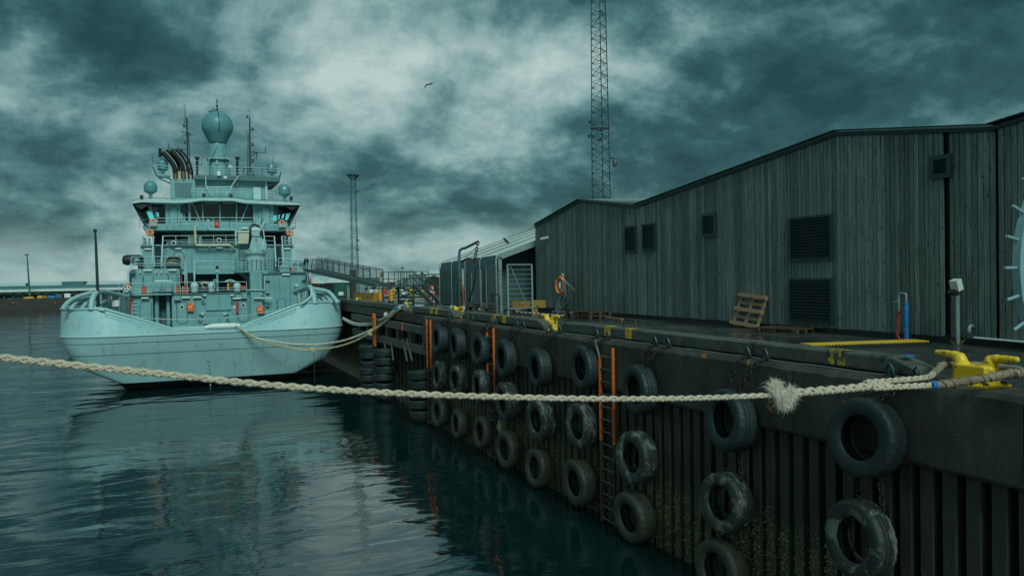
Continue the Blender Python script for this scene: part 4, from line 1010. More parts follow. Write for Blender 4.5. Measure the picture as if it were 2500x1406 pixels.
def stair(x0, x1, y0, y1, Y, dy, n, m_=None, rail=True):
    a, b, c, d = rect(x0, y0, x1, y1, Y); w_ = (b-a)
    st = MB()
    for x in (a, b): st.bar((x,Y,c), (x,Y+dy,d), .07, .18)
    o = st.build('stair', m_ or M['rail'], SH); me = MB().bb(-w_/2, -.11, -.02, w_/2, .11, .02).mesh('tread')
    for i in range(n): t = (i+.5)/n; put('tread', me, M['tread'], o, ((a+b)/2, Y+dy*t, c+(d-c)*t))
    return o
stair(457, 475, 663, 712, Y2-.1, 1.6, 10)
# railings and gear on the second deck
rl([(320,627),(345,626.5),(440,626),(452,637)], Y2-.1, .93, mids=2, step=40); rl([(318,643),(442,641)], Y2-.15, .45, mids=1, step=60)
rl([(475,637),(622,637)], Y2+.1, .35, mids=0, step=400); rl([(452,637),(452,716)], Y2-.2, .01, mids=0, w=.06)
rl([(475.5,637),(475.5,692)], Y2-.2, .01, mids=0, w=.06); rl([(477,652),(570,651)], Y2+.0, .28, mids=1, step=80)
c = S(325, 635, Y2+1.0); MB().lathe([(.001,-.8),(.3,-.74),(.42,-.5),(.42,.5),(.3,.74),(.001,.8)], c, 18, 'x').build('life_raft', M['black'], SH, 40)
MB().tube(smoothpath([S(331,648,Y2+.1),S(331,637,Y2+.1),S(334,633,Y2+.1),S(338,637,Y2+.1)],4), .13, 8).build('gooseneck_vent', M['ship'], SH, 40)
MB().lathe([(.16,-.5),(.2,-.1),(.2,.3),(.12,.4),(.001,.42)], S(343,648,Y2+.2), 10).build('net_roll', M['brown'], SH, 40)
for k in range(5):
    c = S(352+k*4.5, 648-(k%2)*3, Y2+.3); torus(MB(), c, .09, .035, V((1,0,0)), V((0,0,1)), 10, 5).build('shackle_row', M['galv'], SH, 50)
c = S(424, 655, Y2+1.2); MB().lathe([(.001,0),(.55,.02),(.58,.4),(.5,.8),(.25,.98),(.001,1.02)], c, 20).build('covered_winch', M['black'], SH, 40)
m = MB(); m.tube(smoothpath([S(410,641,Y2+.5),S(420,641,Y2+.4),S(430,643.5,Y2+.5)],4), .05, 6); m.build('orange_strap', M['stripe'], SH)
sb('white_net', 319, 645, 327, 652, Y2+.3, .15, M['white'])
# ---- third tier: main house
sb('main_house', 348, 600, 712, 666, Y3, 10, M['ship'])
MB().prism([S(338,664,Y3),S(342,602,Y3),S(348,600,Y3),S(348,664,Y3)], [S(338,664,Y3)+V((0,6,0)),S(342,602,Y3)+V((0,6,0)),S(348,600,Y3)+V((0,6,0)),S(348,664,Y3)+V((0,6,0))]).build('side_flare', M['rail'], SH)
MB().prism([S(723,632,Y3),S(719,602,Y3),S(712,600,Y3),S(712,664,Y3)], [S(723,632,Y3)+V((0,6,0)),S(719,602,Y3)+V((0,6,0)),S(712,600,Y3)+V((0,6,0)),S(712,664,Y3)+V((0,6,0))]).build('side_flare', M['rail'], SH)
sb('deck_edge', 343, 597, 717, 600.5, Y3-.25, 9, M['ship'])
for x0, x1 in ((376,395), (673,691)): stair(x0, x1, 603, 652, Y3-1.1, 1.0, 11); sb('stair_recess_shade', x0, 602, x1, 655, Y3-.03, .029, M['shipd'])  # flat dark panels paint the shade of a recess behind each stair
for x0, x1, y in ((353,370,608),(426,443,607),(528,544,605.5),(694,709,607)): lampbar(x0, x1, y, Y3)
for x, y in ((410,608),(657,607)): torus(MB(), S(x,y,Y3-.05), .08, .03, V((1,0,0)), V((0,0,1)), 12, 6).build('small_porthole', M['white'], SH, 50)
d_ = door(425, 617, 449, 660, Y3); torus(MB(), S(437,625.5,Y3-.1), .14, .03, V((1,0,0)), V((0,0,1)), 14, 6).build('porthole_rim', M['white'], d_, 50); MB().lathe([(.13,-.01),(.13,0),(.001,0)], S(437,625.5,Y3-.09), 14, 'y').build('porthole_glass', M['glass'], d_)
MB().tube(smoothpath([S(476,551,Y3-.6),S(477,575,Y3-.6),S(477.5,592,Y3-.6),S(479,597,Y3-.6),S(484,599,Y3-.6),S(520,599,Y3-.6),S(556,598.5,Y3-.6),S(562,600,Y3-.6),S(573,609,Y3-.2)],3), .10, 8).build('exhaust_pipe', M['cream'], SH, 40)
for x, y in ((424,594),(535,587)): 
    b = sb('floodlight', x-5.5, y-6, x+5.5, y+5, Y3-.5, .3, M['rail'], bev=.1, smooth=30); sb('glass_front', x-3.5, y-3.5, x+3.5, y+2.5, Y3-.53, .025, M['glass'], b)
sb('lamp', 509.5, 602, 513.5, 609, Y3-.3, .29, M['rail'])
# ladder box left of the crane
b = sb('ladder_cage', 584, 611, 600, 634, Y3-.6, .55, M['shipd']); 
for k in range(5): sb('rung', 586, 613+k*5, 598, 614+k*5, Y3-.68, .05, M['rail'], b)
# railings of the third deck
rl([(398,576),(581,574.5)], Y3-.3, .75, mids=1, step=26); rl([(408,592),(440,591),(581,590.5)], Y3-.45, .25, mids=1, step=90)
rl([(340,578),(375,576)], Y3-.3, .75, mids=1, step=20); rl([(688,577),(722,578)], Y3-.3, .75, mids=1, step=20); rl([(645,577),(671,577)], Y3-.3, .75, mids=1, step=20)
for pp in (((375,576),(371.5,640)), ((398,576),(395,642)), ((670,577),(674,640)), ((688,577),(693,640))): MB().tube([S(*pp[0],Y3-.5), S(*pp[1],Y3-1.1)], .055, 6).build('stair_handrail', M['rail'], SH, 40)
# recess under the bridge
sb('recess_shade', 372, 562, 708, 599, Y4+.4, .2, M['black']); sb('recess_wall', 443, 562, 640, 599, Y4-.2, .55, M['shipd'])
sb('recess_pillar', 574, 562, 578, 599, Y3-.1, .2, M['rail'])
b = sb('equipment_cabinet', 582, 566, 608, 595, Y3-.7, .5, M['cream']); sb('cabinet_hood', 580, 564, 610, 567, Y3-.8, .7, M['white'], b); sb('cabinet_frame', 582.5, 568, 585, 595, Y3-.74, .035, M['pale'], b)
m = MB(); m.bar(S(462,580.5,Y3+.6), S(492,580.5,Y3+.6), .06)
for x in (464, 469, 487, 491): m.bar(S(x,581,Y3+.6), S(x,599,Y3+.6), .05)
m.build('work_bench', M['rail'], SH)
# deck gear on the sides
for x0, s in ((356,1), (702,-1)):
    for k in range(4): sb('locker', x0-8+5*k, 578+3*(k%2), x0-4+5*k, 597, Y3+.6, .4, (M['galv'],M['shipd'],M['white'],M['ship'])[k])
# ---- bridge deck and bridge
sb('bridge_deck', 366, 553.5, 703, 563, Y3+.1, 8, M['ship']); 
for sx, q in ((1,(347,553,372,570)), (-1,(697,555,722,570))):
    a, b, c, d = rect(*q, Y3+.5); P = [(a,d),(b,d),(b,c),(a+(b-a)*.55,c)] if sx > 0 else [(a,d),(b,d),(a+(b-a)*.45,c),(a,c)]
    MB().prism([(x,Y3+.3,z) for x, z in P], [(x,Y3+5,z) for x, z in P]).build('wing_bracket', M['ship'], SH)
a, b, c, d = rect(352, 500, 708, 553, Y4)
BZ0, BZ1 = c, d
bx = lambda px, Y=Y4: S(px, 525, Y).x
sb('bridge_house', 398, 497, 668, 554, Y4+.55, 4, M['glass'])
for x0, x1 in ((404,446), (632,668)): sb('bridge_wall', x0, 497, x1, 554, Y4, .54, M['ship'])
sb('bridge_sill', 446.2, 541, 631.8, 554, Y4+.1, .44, M['ship'])
for x0, x1, w_ in ((470,490,.13),(494,496,.16),(536,538,.13),(578,577,.16),(606,588,.13)): MB().bar(S(x0,497,Y4+.3), S(x1,543,Y4+.3), w_, .1).build('mullion', M['ship'], SH)
for x0, x1 in ((447,452),(460,466),(618,631)): sb('mullion', x0, 497, x1, 541, Y4+.2, .3, M['ship'])
for x in (466, 508, 524, 552, 566): sb('ceiling_lamp', x-7, 496, x+7, 497.4, Y4+.1, .2, M['pale'])
d1 = door(414, 505, 433, 546, Y4, False); d2 = door(639, 506, 659, 548, Y4, False)
for x, y, dd in ((423,509.5,d1), (647.5,512.5,d2)): torus(MB(), S(x,y,Y4-.1), .13, .03, V((1,0,0)), V((0,0,1)), 14, 6).build('porthole_rim', M['rail'], dd, 50)
sb('bridge_window', 441, 502, 455, 521, Y4-.03, .02, M['glass'])
for x in (375, 668): sb('ladder_rung_panel', x, 505, x+10, 540, Y4+.2, .1, M['shipd'])
# flared bridge wings with opaque panes, the bright sky behind painted in as cyan
M['pane'] = pm('sky_cyan_paint', (.16, .80, .84), .35, var=.12, scale=1.0)
for s, top, bot, inn in ((-1, 327, 356, 404), (1, 731, 704, 668)):
    T, B = S(top,499,Y4), S(bot,553,Y4); IT, IB = S(inn,499,Y4), S(inn,553,Y4)
    MB().prism([T+V((0,1.2,0)),B+V((0,1.2,0)),IB+V((0,1.2,0)),IT+V((0,1.2,0))], [T+V((0,4,0)),B+V((0,4,0)),IB+V((0,4,0)),IT+V((0,4,0))]).build('bridge_wing', M['glass'], SH)
    MB().bar(T, B, .16, .2).build('wing_post', M['black'], SH)
    for t in ((.45,.52) if s < 0 else (.42,.42)): MB().bar(T.lerp(IT,t), B.lerp(IB,t*.9), .13, .1).build('wing_mullion', M['ship'], SH)
    MB().prism([B.lerp(T,.12),B+V((0,0,-.02)),IB+V((0,0,-.02)),IB.lerp(IT,.12)], [B.lerp(T,.12)+V((0,.2,0)),B+V((0,.2,-.02)),IB+V((0,.2,-.02)),IB.lerp(IT,.12)+V((0,.2,0))]).build('wing_sill', M['ship'], SH)
for q in (((357,516),(369,517),(379,537),(366,537)), ((381,519),(387,519),(389,530),(384,530)), ((667,527),(676,526),(674,540),(667,540)), ((681,524),(684,524),(682,534),(679,534)), ((690,524),(695,522),(692,533),(687,533)), ((699,522),(710,520),(703,536),(696,537))):
    P = [S(x,y,Y4-.12) for x, y in q]; MB().prism(P, [p+V((0,.05,0)) for p in P]).build('pane', M['pane'], SH)
# bridge roof with its crowned front
top = [(323,493),(345,490),(430,488),(462,487),(490,483.5),(570,484),(600,489),(690,493),(735,498)]
bot = [(735,501),(690,500),(600,496),(570,490.5),(490,490),(462,494.5),(430,496),(345,494),(323,497)]
P = [S(x,y,Y4-.9) for x, y in top+bot]; MB().prism(P, [p+V((0,5.5,0)) for p in P]).build('bridge_roof', M['rail'], SH)
P = [S(x,y,Y4-.8) for x, y in ((324,497),(735,501),(720,512),(717,512),(728,503),(334,499),(343,512),(341,512))]
MB().prism([S(324,497,Y4-.7),S(366,498,Y4-.7),S(345,512,Y4-.7),S(341,510,Y4-.7)], [S(324,497,Y4+2),S(366,498,Y4+2),S(345,512,Y4+2),S(341,510,Y4+2)]).build('eave_gusset', M['black'], SH)
MB().prism([S(735,501,Y4-.7),S(692,501,Y4-.7),S(712,514,Y4-.7),S(718,511,Y4-.7)], [S(735,501,Y4+2),S(692,501,Y4+2),S(712,514,Y4+2),S(718,511,Y4+2)]).build('eave_gusset', M['black'], SH)
rl([(325,488.5),(366,483),(446,485),(492,481.5),(572,482),(600,486),(640,488),(733,493)], Y4-.8, .16, m_=M['shipd'], mids=0, step=30, w=.04)
for x, y in ((346,482),(711,485),(498,478),(564,479)):
    c = S(x,y,Y4+.2); MB().lathe([(.12,-.2),(.14,0),(.14,.16),(.001,.2)], c, 10).build('deck_lamp', M['dark'], SH, 40)
# bridge deck railings, orange box and lifebuoys
rl([(384,533),(440,531.5),(560,531.5),(617,532),(634,536)], Y3+.1, .76, mids=2, step=32); rl([(652,534),(700,537)], Y3+.1, .76, mids=2, step=32)
rl([(340,537),(360,536),(384,536)], Y3+.2, .72, mids=2, step=16, m_=M['shipd']); rl([(700,536),(722,539)], Y3+.2, .75, mids=2, step=16, m_=M['shipd'])
b = sb('fire_box', 524, 541, 536, 553, Y3-.05, .25, M['red']); c = S(530,547,Y3-.06); put('lettering', text_mesh('P2', .2, .006), M['white'], b, (c.x,Y3-.058,c.z), (rad(90),0,0))
MB().tube([S(508,541,Y3),S(508,556,Y3-.1),S(510,560,Y3-.1),S(575,561,Y3-.1),S(577,566,Y3-.1),S(577,596,Y3-.1)], .04, 6).build('cable_pipe', M['rail'], SH, 40)
sb('junction_box', 505, 536, 511, 541, Y3-.1, .2, M['rail']); lampbar(590, 605, 557, Y3)
MB().tube([S(650,533,Y3-.4),S(641,552,Y3-.6),S(633,566,Y3-.8)], .05, 6).build('stair_handrail', M['rail'], SH, 40); MB().tube([S(636,535,Y3-.2),S(626,552,Y3-.5)], .05, 6).build('stair_handrail', M['rail'], SH, 40)
stair(634, 646, 556, 590, Y3-1.3, 1.1, 8)
# ---- upper house, funnel casing, mast deck
sb('upper_house', 416, 440, 650, 489, Y5, 7, M['ship']); cs = sb('funnel_casing', 417, 443, 477, 488, Y5-.5, 5, M['ship'])
sb('intake_grille', 427, 447, 468, 480, Y5-.56, .05, M['shipd'], cs)
for k in range(11): sb('grille_bar', 427+3.8*k, 447, 427.9+3.8*k, 480, Y5-.60, .035, M['ship'], cs)
sb('mast_deck', 476, 430, 684, 441, Y5-.7, 7, M['shipd'])
sb('cabinet', 619, 458, 637, 489, Y5-.9, .35, M['rail']); sb('side_frame', 648, 444, 653, 487, Y5-.3, .2, M['rail'])
for x in (516, 557): sb('wall_lamp', x-2, 447, x+2, 451, Y5-.2, .19, M['galv'])
sb('beacon', 578, 446, 583, 453, Y5-.2, .19, M['cream']); sb('speaker', 530.5, 418, 538, 429, Y5-1.0, .3, M['white']); sb('notice', 546, 430.5, 554, 436, Y5-.75, .04, M['white'])
MB().tube([S(502,430,Y5-.8),S(503,455,Y5-.8),S(506,457,Y5-.8),S(563,457,Y5-.8),S(566,454,Y5-.8),S(582,431,Y5-.8)], .05, 6).build('stay_frame', M['rail'], SH, 40)
for a_, b__ in (((503,456),(519,478)), ((567,456),(551,478))): MB().tube([S(*a_,Y5-.8), S(*b__,Y5-.8)], .05, 6).build('stay_frame', M['rail'], SH, 40)
rl([(468,461),(650,463)], Y5-.9, .5, mids=1, step=60, w=.025)
# curved antenna platforms either side
for px_ in (((373,407),(381,425),(390,436),(402,442),(416,448)), ((688,420),(680,436),(672,447),(660,452),(650,453))):
    [MB().tube(smoothpath([S(x,y,YY) for x,y in px_],4), .07, 6).build('platform_rib', M['shipd'], SH, 40) for YY in (Y5-.3, Y5+1.3)]
sb('side_platform', 384, 426, 416, 430, Y5-.3, 1.8, M['ship']); sb('side_platform', 650, 430, 684, 433, Y5-.2, 1.8, M['ship'])
MB().prism([S(384,430,Y5-.3),S(416,430,Y5-.3),S(416,440,Y5-.3)], [S(384,430,Y5+1.4),S(416,430,Y5+1.4),S(416,440,Y5+1.4)]).build('platform_gusset', M['shipd'], SH)
MB().prism([S(684,433,Y5-.2),S(650,433,Y5-.2),S(650,452,Y5-.2)], [S(684,433,Y5+1.4),S(650,433,Y5+1.4),S(650,452,Y5+1.4)]).build('platform_gusset', M['shipd'], SH)
rl([(373,405),(390,403),(416,407)], Y5-.3, .75, mids=2, step=30, w=.03); rl([(474,406),(500,407),(560,408),(640,410),(684,413),(688,418)], Y5-.7, .75, mids=2, step=34, w=.03)
rl([(396,461),(416,461)], Y5+.2, .75, mids=2, step=12, w=.03); rl([(652,464),(671,465),(671,486)], Y5+.2, .75, mids=2, step=12, w=.03)
# exhaust pipes
def pipe(pts, r, m_, Y, name='exhaust_stack', n=12): return MB().tube(smoothpath([S(x,y,Y) for x,y in pts],4), r, n).build(name, m_, SH, 50)
for pts, r, dY in ((((428,420),(424,405),(414,391),(404,380),(396,373)), .20, 0), (((447,420),(445,405),(438,391),(425,376),(418,368)), .20, .3), (((460,420),(455,401),(447,385),(437,373),(429,366)), .11, .6), (((470,420),(463,397),(455,383),(446,372),(439,365)), .10, .2), (((437,418),(434,400),(424,385),(412,371),(406,367)), .12, .8)):
    pipe(pts, r, M['exh'], Y5+dY)
for x in (429, 448): a, b, c, d = rect(x-6.5, 420, x+6.5, 443, Y5+.1); MB().lathe([((b-a)/2,c),((b-a)/2,d),((b-a)/2*.8,d+.05)], ((a+b)/2,Y5+.2,0), 16).build('exhaust_collar', M['brass'], SH, 40)
for x in (461, 470): a, b, c, d = rect(x-2.5, 418, x+2.5, 443, Y5+.3); MB().lathe([((b-a)/2,c),((b-a)/2,d)], ((a+b)/2,Y5+.4,0), 12).build('exhaust_collar', M['exh'], SH, 40)
pipe(((391,363),(391,373),(391,384)), .13, M['exh'], Y5+.2, 'exhaust_end')
# radome on its column
Y6 = Y5+1.8; c = S(531, 309, Y6); rr = (S(570.5,309,Y6).x-S(492.5,309,Y6).x)/2
prof_ = [(rr*math.cos(t), rr*math.sin(t)) for t in [rad(a) for a in range(-32, 91, 7)]]; zb_ = S(531,350,Y6).z-c.z
prof_ = [(rr*.54, zb_)]+prof_[:-1]+[(.001, rr)]
MB().lathe(prof_, c, 36).build('radome', M['radome'], SH, 50)
MB().tube([c+V((rr*1.004*math.cos(t)*.06,-rr*1.004*math.cos(t),rr*1.004*math.sin(t))) for t in [rad(a) for a in range(-32, 88, 8)]]+[c+V((0.05,-.1,rr+.02))], .035, 5).build('lightning_strip', M['black'], SH)
zt, zm = S(531,351,Y6).z, S(531,432,Y6).z
MB().lathe([(rr*.62,zm),(rr*.54,S(531,390,Y6).z),(rr*.46,zt)], (c.x,Y6,0), 20).build('mast_column', M['ship'], SH, 40)
for k in range(6):
    t = rad(20+60*k); MB().bar((c.x+rr*.47*math.cos(t),Y6+rr*.47*math.sin(t),zt), (c.x+rr*.66*math.cos(t),Y6+rr*.66*math.sin(t),zm+1.0), .2, .06).build('column_fin', M['ship'], SH)
MB().lathe([(rr*.72,S(531,392,Y6).z-.05),(rr*.72,S(531,392,Y6).z+.05)], (c.x,Y6,0), 18).build('column_platform', M['shipd'], SH)
rl([(510,386),(560,387)], Y6-.9, .16, mids=0, step=60, w=.05); MB().tube([S(531,352,Y6-.8),S(531,430,Y6-.9)], .05, 6).build('cable_run', M['ship'], SH); MB().tube([S(531,355,Y6-.8),S(512,388,Y6-.9),S(504,425,Y6-.9)], .05, 6).build('stay_bar', M['ship'], SH)
m = MB(); m.tube([S(530,272,Y6),S(530,243,Y6)], .03, 6)
for y, h, r in ((270,4,.1),(262,5,.09),(252,3,.07),(246,2,.09)): m.tube([S(530,y,Y6),S(530,y-h,Y6)], r, 8)
m.build('top_antenna', M['dark'], SH, 40); m = MB(); m.bar(S(509,273,Y6), S(527,271,Y6), .1); m.tube(arc(S(521,270,Y6),.12,0,6.28,10), .03, 5); m.build('weather_sensor', M['dark'], SH)
# lattice antenna masts
def antmast(x, y0, y1, lean, ladx, items, whips, yard):
    m = MB(); a, b = S(x,y0,Y6), S(x+lean,y1,Y6); m.tube([a,b], .07, 6)
    la, lb = S(x+ladx,y0,Y6), S(x+lean+ladx*.7,y1+(y0-y1)*.25,Y6); m.tube([la,lb], .04, 5)
    for k in range(26):
        t = k/26; m.bar(a.lerp(b, t*.75), la.lerp(lb, t), .03)
    for dx in (-10, 10): m.tube([S(x+dx,430,Y6-.4), S(x,405,Y6)], .05, 5)
    for dx, y in items:
        p = S(x+dx,y,Y6); m.bar(p, S(x+lean*(y0-y)/(y0-y1),y,Y6), .06); m.bar(p+V((0,0,-.05)), p+V((0,0,.22)), .16)
    for dx, ya, yb in whips: m.tube([S(x+dx,ya,Y6), S(x+dx-1.5,yb,Y6)], .018, 5)
    for (xa,ya),(xb,yb) in yard: m.tube([S(xa,ya,Y6), S(xb,yb,Y6)], .035, 5)
    return m.build('antenna_mast', M['dark'], SH)
antmast(459, 425, 288, -3, 6, ((-8,350),(-10,310),(-2,300)), ((-5,310,256),(-8,310,256)), (((412,365),(454,365)),((413,365),(411,350)),((435,365),(435,358)),((441,322),(468,331)),((444,334),(465,326))))
antmast(611, 425, 290, -1, -6, ((6,318),(6,356),(6,397),(-7,288)), ((-1,290,265),(-8,330,316)), (((612,372),(648,373)),((648,373),(648,360)),((612,383),(628,372)),((612,390),(624,390)),((626,388),(627,372)),((620,372),(620,369))))
torus(MB(), S(600,417,Y6-.3), .2, .05, V((1,0,0)), V((0,0,1)), 14, 6).build('loop_antenna', M['exh'], SH, 50)
for x in (481.5, 579.5): 
    m = MB(); a, b = S(x,388,Y5), S(x,428,Y5); m.tube([a+V((0,0,-.2)), b], .1, 8); m.lathe([(.1,-.25),(.22,0),(.22,.05),(.001,.06)], a+V((0,0,.1)), 10)
    for k in range(8): m.lathe([(.12,0),(.15,.03),(.12,.06)], a.lerp(b,.1+k*.1), 8)
    m.build('horn_post', M['dark'], SH, 40)
for x, y0, y1 in ((373,407,376), (493,407,376), (666,420,383)): MB().tube([S(x,y0,Y5-.2), S(x,y1,Y5-.2)], .02, 5).build('whip_antenna', M['dark'], SH)
c = S(562, 408, Y5-.4); MB().lathe([(.001,-.12),(.18,-.1),(.2,.1),(.12,.12),(.001,.02)], c, 14, 'y').build('search_lamp', M['rail'], SH, 40); MB().tube([c, S(562,428,Y5-.4)], .08, 6).build('lamp_stand', M['ship'], SH)
# satellite domes
def dome(x, y, w, h, Y, stem, logo=None):
    a, b, c_, d = rect(x-w/2, y-h/2, x+w/2, y+h/2, Y); r = (b-a)/2; H_ = d-c_
    o = MB().lathe([(r*.55,c_-.06),(r*.98,c_+.08),(r,c_+.12),(r,d-r*.95)]+[(r*math.cos(rad(t)), d-r+r*math.sin(rad(t))) for t in range(10,90,12)]+[(.001,d)], ((a+b)/2,Y,0), 24).build('satellite_dome', M['radome'], SH, 50)
    MB().lathe([(.16,c_-stem),(.13,c_-stem*.4),(r*.6,c_-.05)], ((a+b)/2,Y,0), 14).build('dome_stem', M['radome'], o, 40)
    if logo: sb('dome_mark', x-3+logo[0], y-5, x+3+logo[0], y-1, Y-r-.015, .012, M['white'], o)
dome(367.5, 456, 33, 29, Y5-.9, .5); dome(694.5, 463, 29, 28, Y5-.9, .5, (0,)); dome(397, 402, 27, 29, Y5+.6, .4); dome(664, 410, 25, 28, Y5+.4, .3, (0,))
# ---- crane
YC = Y1+.2; a, b, c_, d = rect(601, 619, 651, 664, YC); cx = (a+b)/2; r = (b-a)/2
cr = MB().lathe([(r,c_),(r*.97,d)], (cx,YC+r,0), 28).build('crane_pedestal', M['hull'], SH, 40)
MB().lathe([(r*1.08,S(626,619,YC).z),(r*1.1,S(626,618,YC).z+.04),(r*1.1,S(626,612,YC).z),(r*.95,S(626,610,YC).z)], (cx,YC+r,0), 28).build('slew_ring', M['hull'], cr, 40)
gz = S(626,619.5,YC).z; me = MB().box((0,0,0),(.05,.05,.10)).mesh('bolt_head')
for k in range(30): t = math.pi+math.pi*k/29; put('bolt_head', me, M['shipd'], cr, (cx+r*1.09*math.cos(t), YC+r+r*1.09*math.sin(t), gz-.04))
P = [S(x,y,YC) for x, y in ((608,611),(645,611),(641,596),(638,578),(615,578),(613,590))]; MB().prism(P, [p+V((0,1.3,0)) for p in P]).build('crane_column', M['hull'], cr)
sb('crane_head', 614, 557, 634, 578, YC+.1, 1.0, M['hull'], cr); sb('head_band', 613.5, 576, 638, 578.5, YC-.04, 1.2, M['shipd'], cr); sb('head_top', 614.3, 556, 633.5, 562, YC+.05, 1.1, M['white'], cr)
MB().tube(smoothpath([S(613,580,YC),S(611,562,YC),S(614,552,YC+.1),S(622,549,YC+.2),S(631,553,YC+.2),S(633,558,YC+.2)],4), .09, 8).build('hose_bundle', M['black'], cr, 40)
MB().tube([S(609,606,YC+.3),S(611,580,YC+.3)], .12, 6).build('hose_bundle', M['black'], cr, 40)
a2 = S(643,612,YC+.4); MB().lathe([(.30,a2.z),(.30,a2.z+.55),(.22,a2.z+.7),(.22,a2.z+.95),(.001,a2.z+1.0)], (S(645,600,YC).x,YC+.7,0), 14).build('winch_motor', M['hull'], cr, 40)
sb('rust_mark', 624, 583.5, 626, 590, YC-.012, .01, M['rust'], cr)
pf = MB(); a, b, c_, d = rect(576, 660, 678, 664.5, YC-.4); cx2 = (a+b)/2; R2 = (b-a)/2
pf.lathe([(R2*.25,c_-.14),(R2,c_),(R2,d),(.01,d)], (cx2,YC+R2*.85,0), 30); pfo = pf.build('crane_platform', M['ship'], SH, 30)
top = [V((cx2+R2*.98*math.cos(t),YC+R2*.85+R2*.98*math.sin(t),S(626,631,YC-.6).z)) for t in [math.pi+math.pi*i/14 for i in range(15)]]
rl(top, YC, S(626,631,YC-.6).z-d, mids=3, step=22)
for q in (((585,667),(603,684)), ((593,667),(606,680))): MB().bar(S(*q[0],YC-.2), S(*q[1],YC+.4), .06).build('platform_strut', M['shipd'], SH)
sb('tower_deck', 640, 663, 752, 668, Y1-.25, 12, M['ship']); rl([(680,630),(745,632)], Y1+.2, 1.0, mids=2, step=26); rl([(655,663.5),(752,664.5)], Y1-.35, .1, mids=0, step=40, m_=M['shipd'])
sb('net_locker', 684, 651, 706, 664, Y1+.4, .6, M['ship']); m = MB(); rn = random.Random(4)
for k in range(10): c = S(686+rn.random()*18, 649+rn.random()*3, Y1+.6); m.tube(smoothpath([c+V((rn.uniform(-.3,.3),rn.uniform(0,.3),rn.uniform(-.05,.1))) for _ in range(4)],3), .03, 5)
m.build('heap_of_net', M['pale'], SH); sb('red_drum', 707, 652, 714, 663, Y1+.4, .25, M['red'])
MB().tube(smoothpath([S(712,662,Y1+.6),S(712,646,Y1+.6),S(718,639,Y1+.6),S(725,641,Y1+.6),S(728,648,Y1+.6),S(728,663,Y1+.6)],4), .2, 10).build('gooseneck_vent', M['hull'], SH, 40)
sb('pipe_manifold', 732, 640, 752, 660, Y1+.2, .5, M['shipd'])
for k in range(4): torus(MB(), S(732+4*(k%2),656+4.5*(k//2),Y1-.1), .06, .03, V((1,0,0)), V((0,0,1)), 10, 5).build('coupling', M['cream'], SH, 50)
sb('corner_frame', 748, 640, 750.5, 740, Y1-.5, .12, M['ship']); sb('corner_frame', 754, 655, 760, 700, Y1-.1, .4, M['pale'])
MB().lathe([(.12,-.3),(.2,-.1),(.24,0),(.12,.2),(.001,.22)], S(748,637,Y1), 10).build('vent_cap', M['dark'], SH, 40)
sb('intake_cowl', 720, 693, 729, 700, Y1-.4, .25, M['rail'], bev=.1); sb('cowl_stem', 722, 700, 727, 716, Y1-.35, .2, M['ship'])
# ---- stern hoops: bent tubes guarding the quarters
def hoop(pts, r=.14): return MB().tube(smoothpath(pts,5), r, 10).build('guard_hoop', M['hull'], SH, 50)
hoop([S(222,757,54.2),S(225,735,54.4),S(232,718,54.8),S(246,712,55.6),S(275,717,57.5),S(309,725,59.5)], .17)
for k, q in enumerate(((152,757,188,725,226,714), (172,757,200,732,228,722), (198,757,213,738,229,730), (222,757,236,744,262,735))):
    hoop([S(q[0],q[1],54.2+k*.5),S(q[0]+12,q[1]-17,54.6+k*.5),S(q[2],q[3],55.0+k*.6),S(q[4],q[5],55.5+k*.6)], .13)
for x0, x1, y0, y1, m_ in ((240,249,716,757,'ship'),(264,272,718,768,'shipd'),(293,307,724,775,'shipd'),(272,274,722,768,'rail'),(291,293,724,775,'rail')): sb('guard_post', x0, y0, x1, y1, 58.2, .3, M[m_])
b = sb('notice_board', 273, 733, 290, 748, 57.6, .05, M['white']); sb('board_frame', 272, 732, 291, 749, 57.66, .04, M['dark'], b)
hoop([S(769,742,54.2),S(766,725,54.4),S(761,706,54.8),S(756,701,55.2),S(745,704,57),S(720,714,60)], .18)
for k, q in enumerate(((826,741,800,712,765,705), (812,741,790,720,768,714), (798,741,782,727,769,721), (785,741,775,733,768,727))):
    hoop([S(q[0],q[1],54.2+k*.5),S(q[0]-10,q[1]-14,54.6+k*.5),S(q[2],q[3],55.0+k*.6),S(q[4],q[5],55.5+k*.6)], .14)
for x0, x1 in ((727,729),(736,738),(745,747)): sb('guard_post', x0, 706, x1, 742, 58.5, .15, M['rail'])
sb('fairlead_frame', 728, 722, 738, 737, 58.2, .3, M['pale'])
MB().tube([S(240.5,748,55),S(238,690,55),S(234.5,600,55),S(232.5,565,55)], [.10,.09,.075,.065], 10).build('ensign_staff', M['dark'], SH, 40); MB().lathe([(.09,0),(.11,.05),(.09,.16),(.001,.18)], S(232.5,566,55), 10).build('staff_cap', M['dark'], SH, 40)
MB().tube(smoothpath([S(227,745,54.6),S(232,750,54.3),S(245,756,54.0),S(256,757,53.9)],4), .07, 8).build('edge_pipe', M['rail'], SH, 40); MB().tube(smoothpath([S(760,705,54.6),S(761,718,54.4),S(752,731,54.0),S(735,742,53.7)],4), .07, 8).build('edge_pipe', M['rail'], SH, 40)
sb('fire_station', 300, 700, 317, 722, Y1-.6, .4, M['ship'])
for k, (x, y, m_) in enumerate(((306,700,'pale'),(310,696,'orange'),(315,702,'white'),(320,706,'galv'),(309,708,'white'))): torus(MB(), S(x,y,Y1-.8), .12, .05, V((1,0,0)), V((0,0,1)), 10, 6).build('hose_coupling', M[m_], SH, 50)
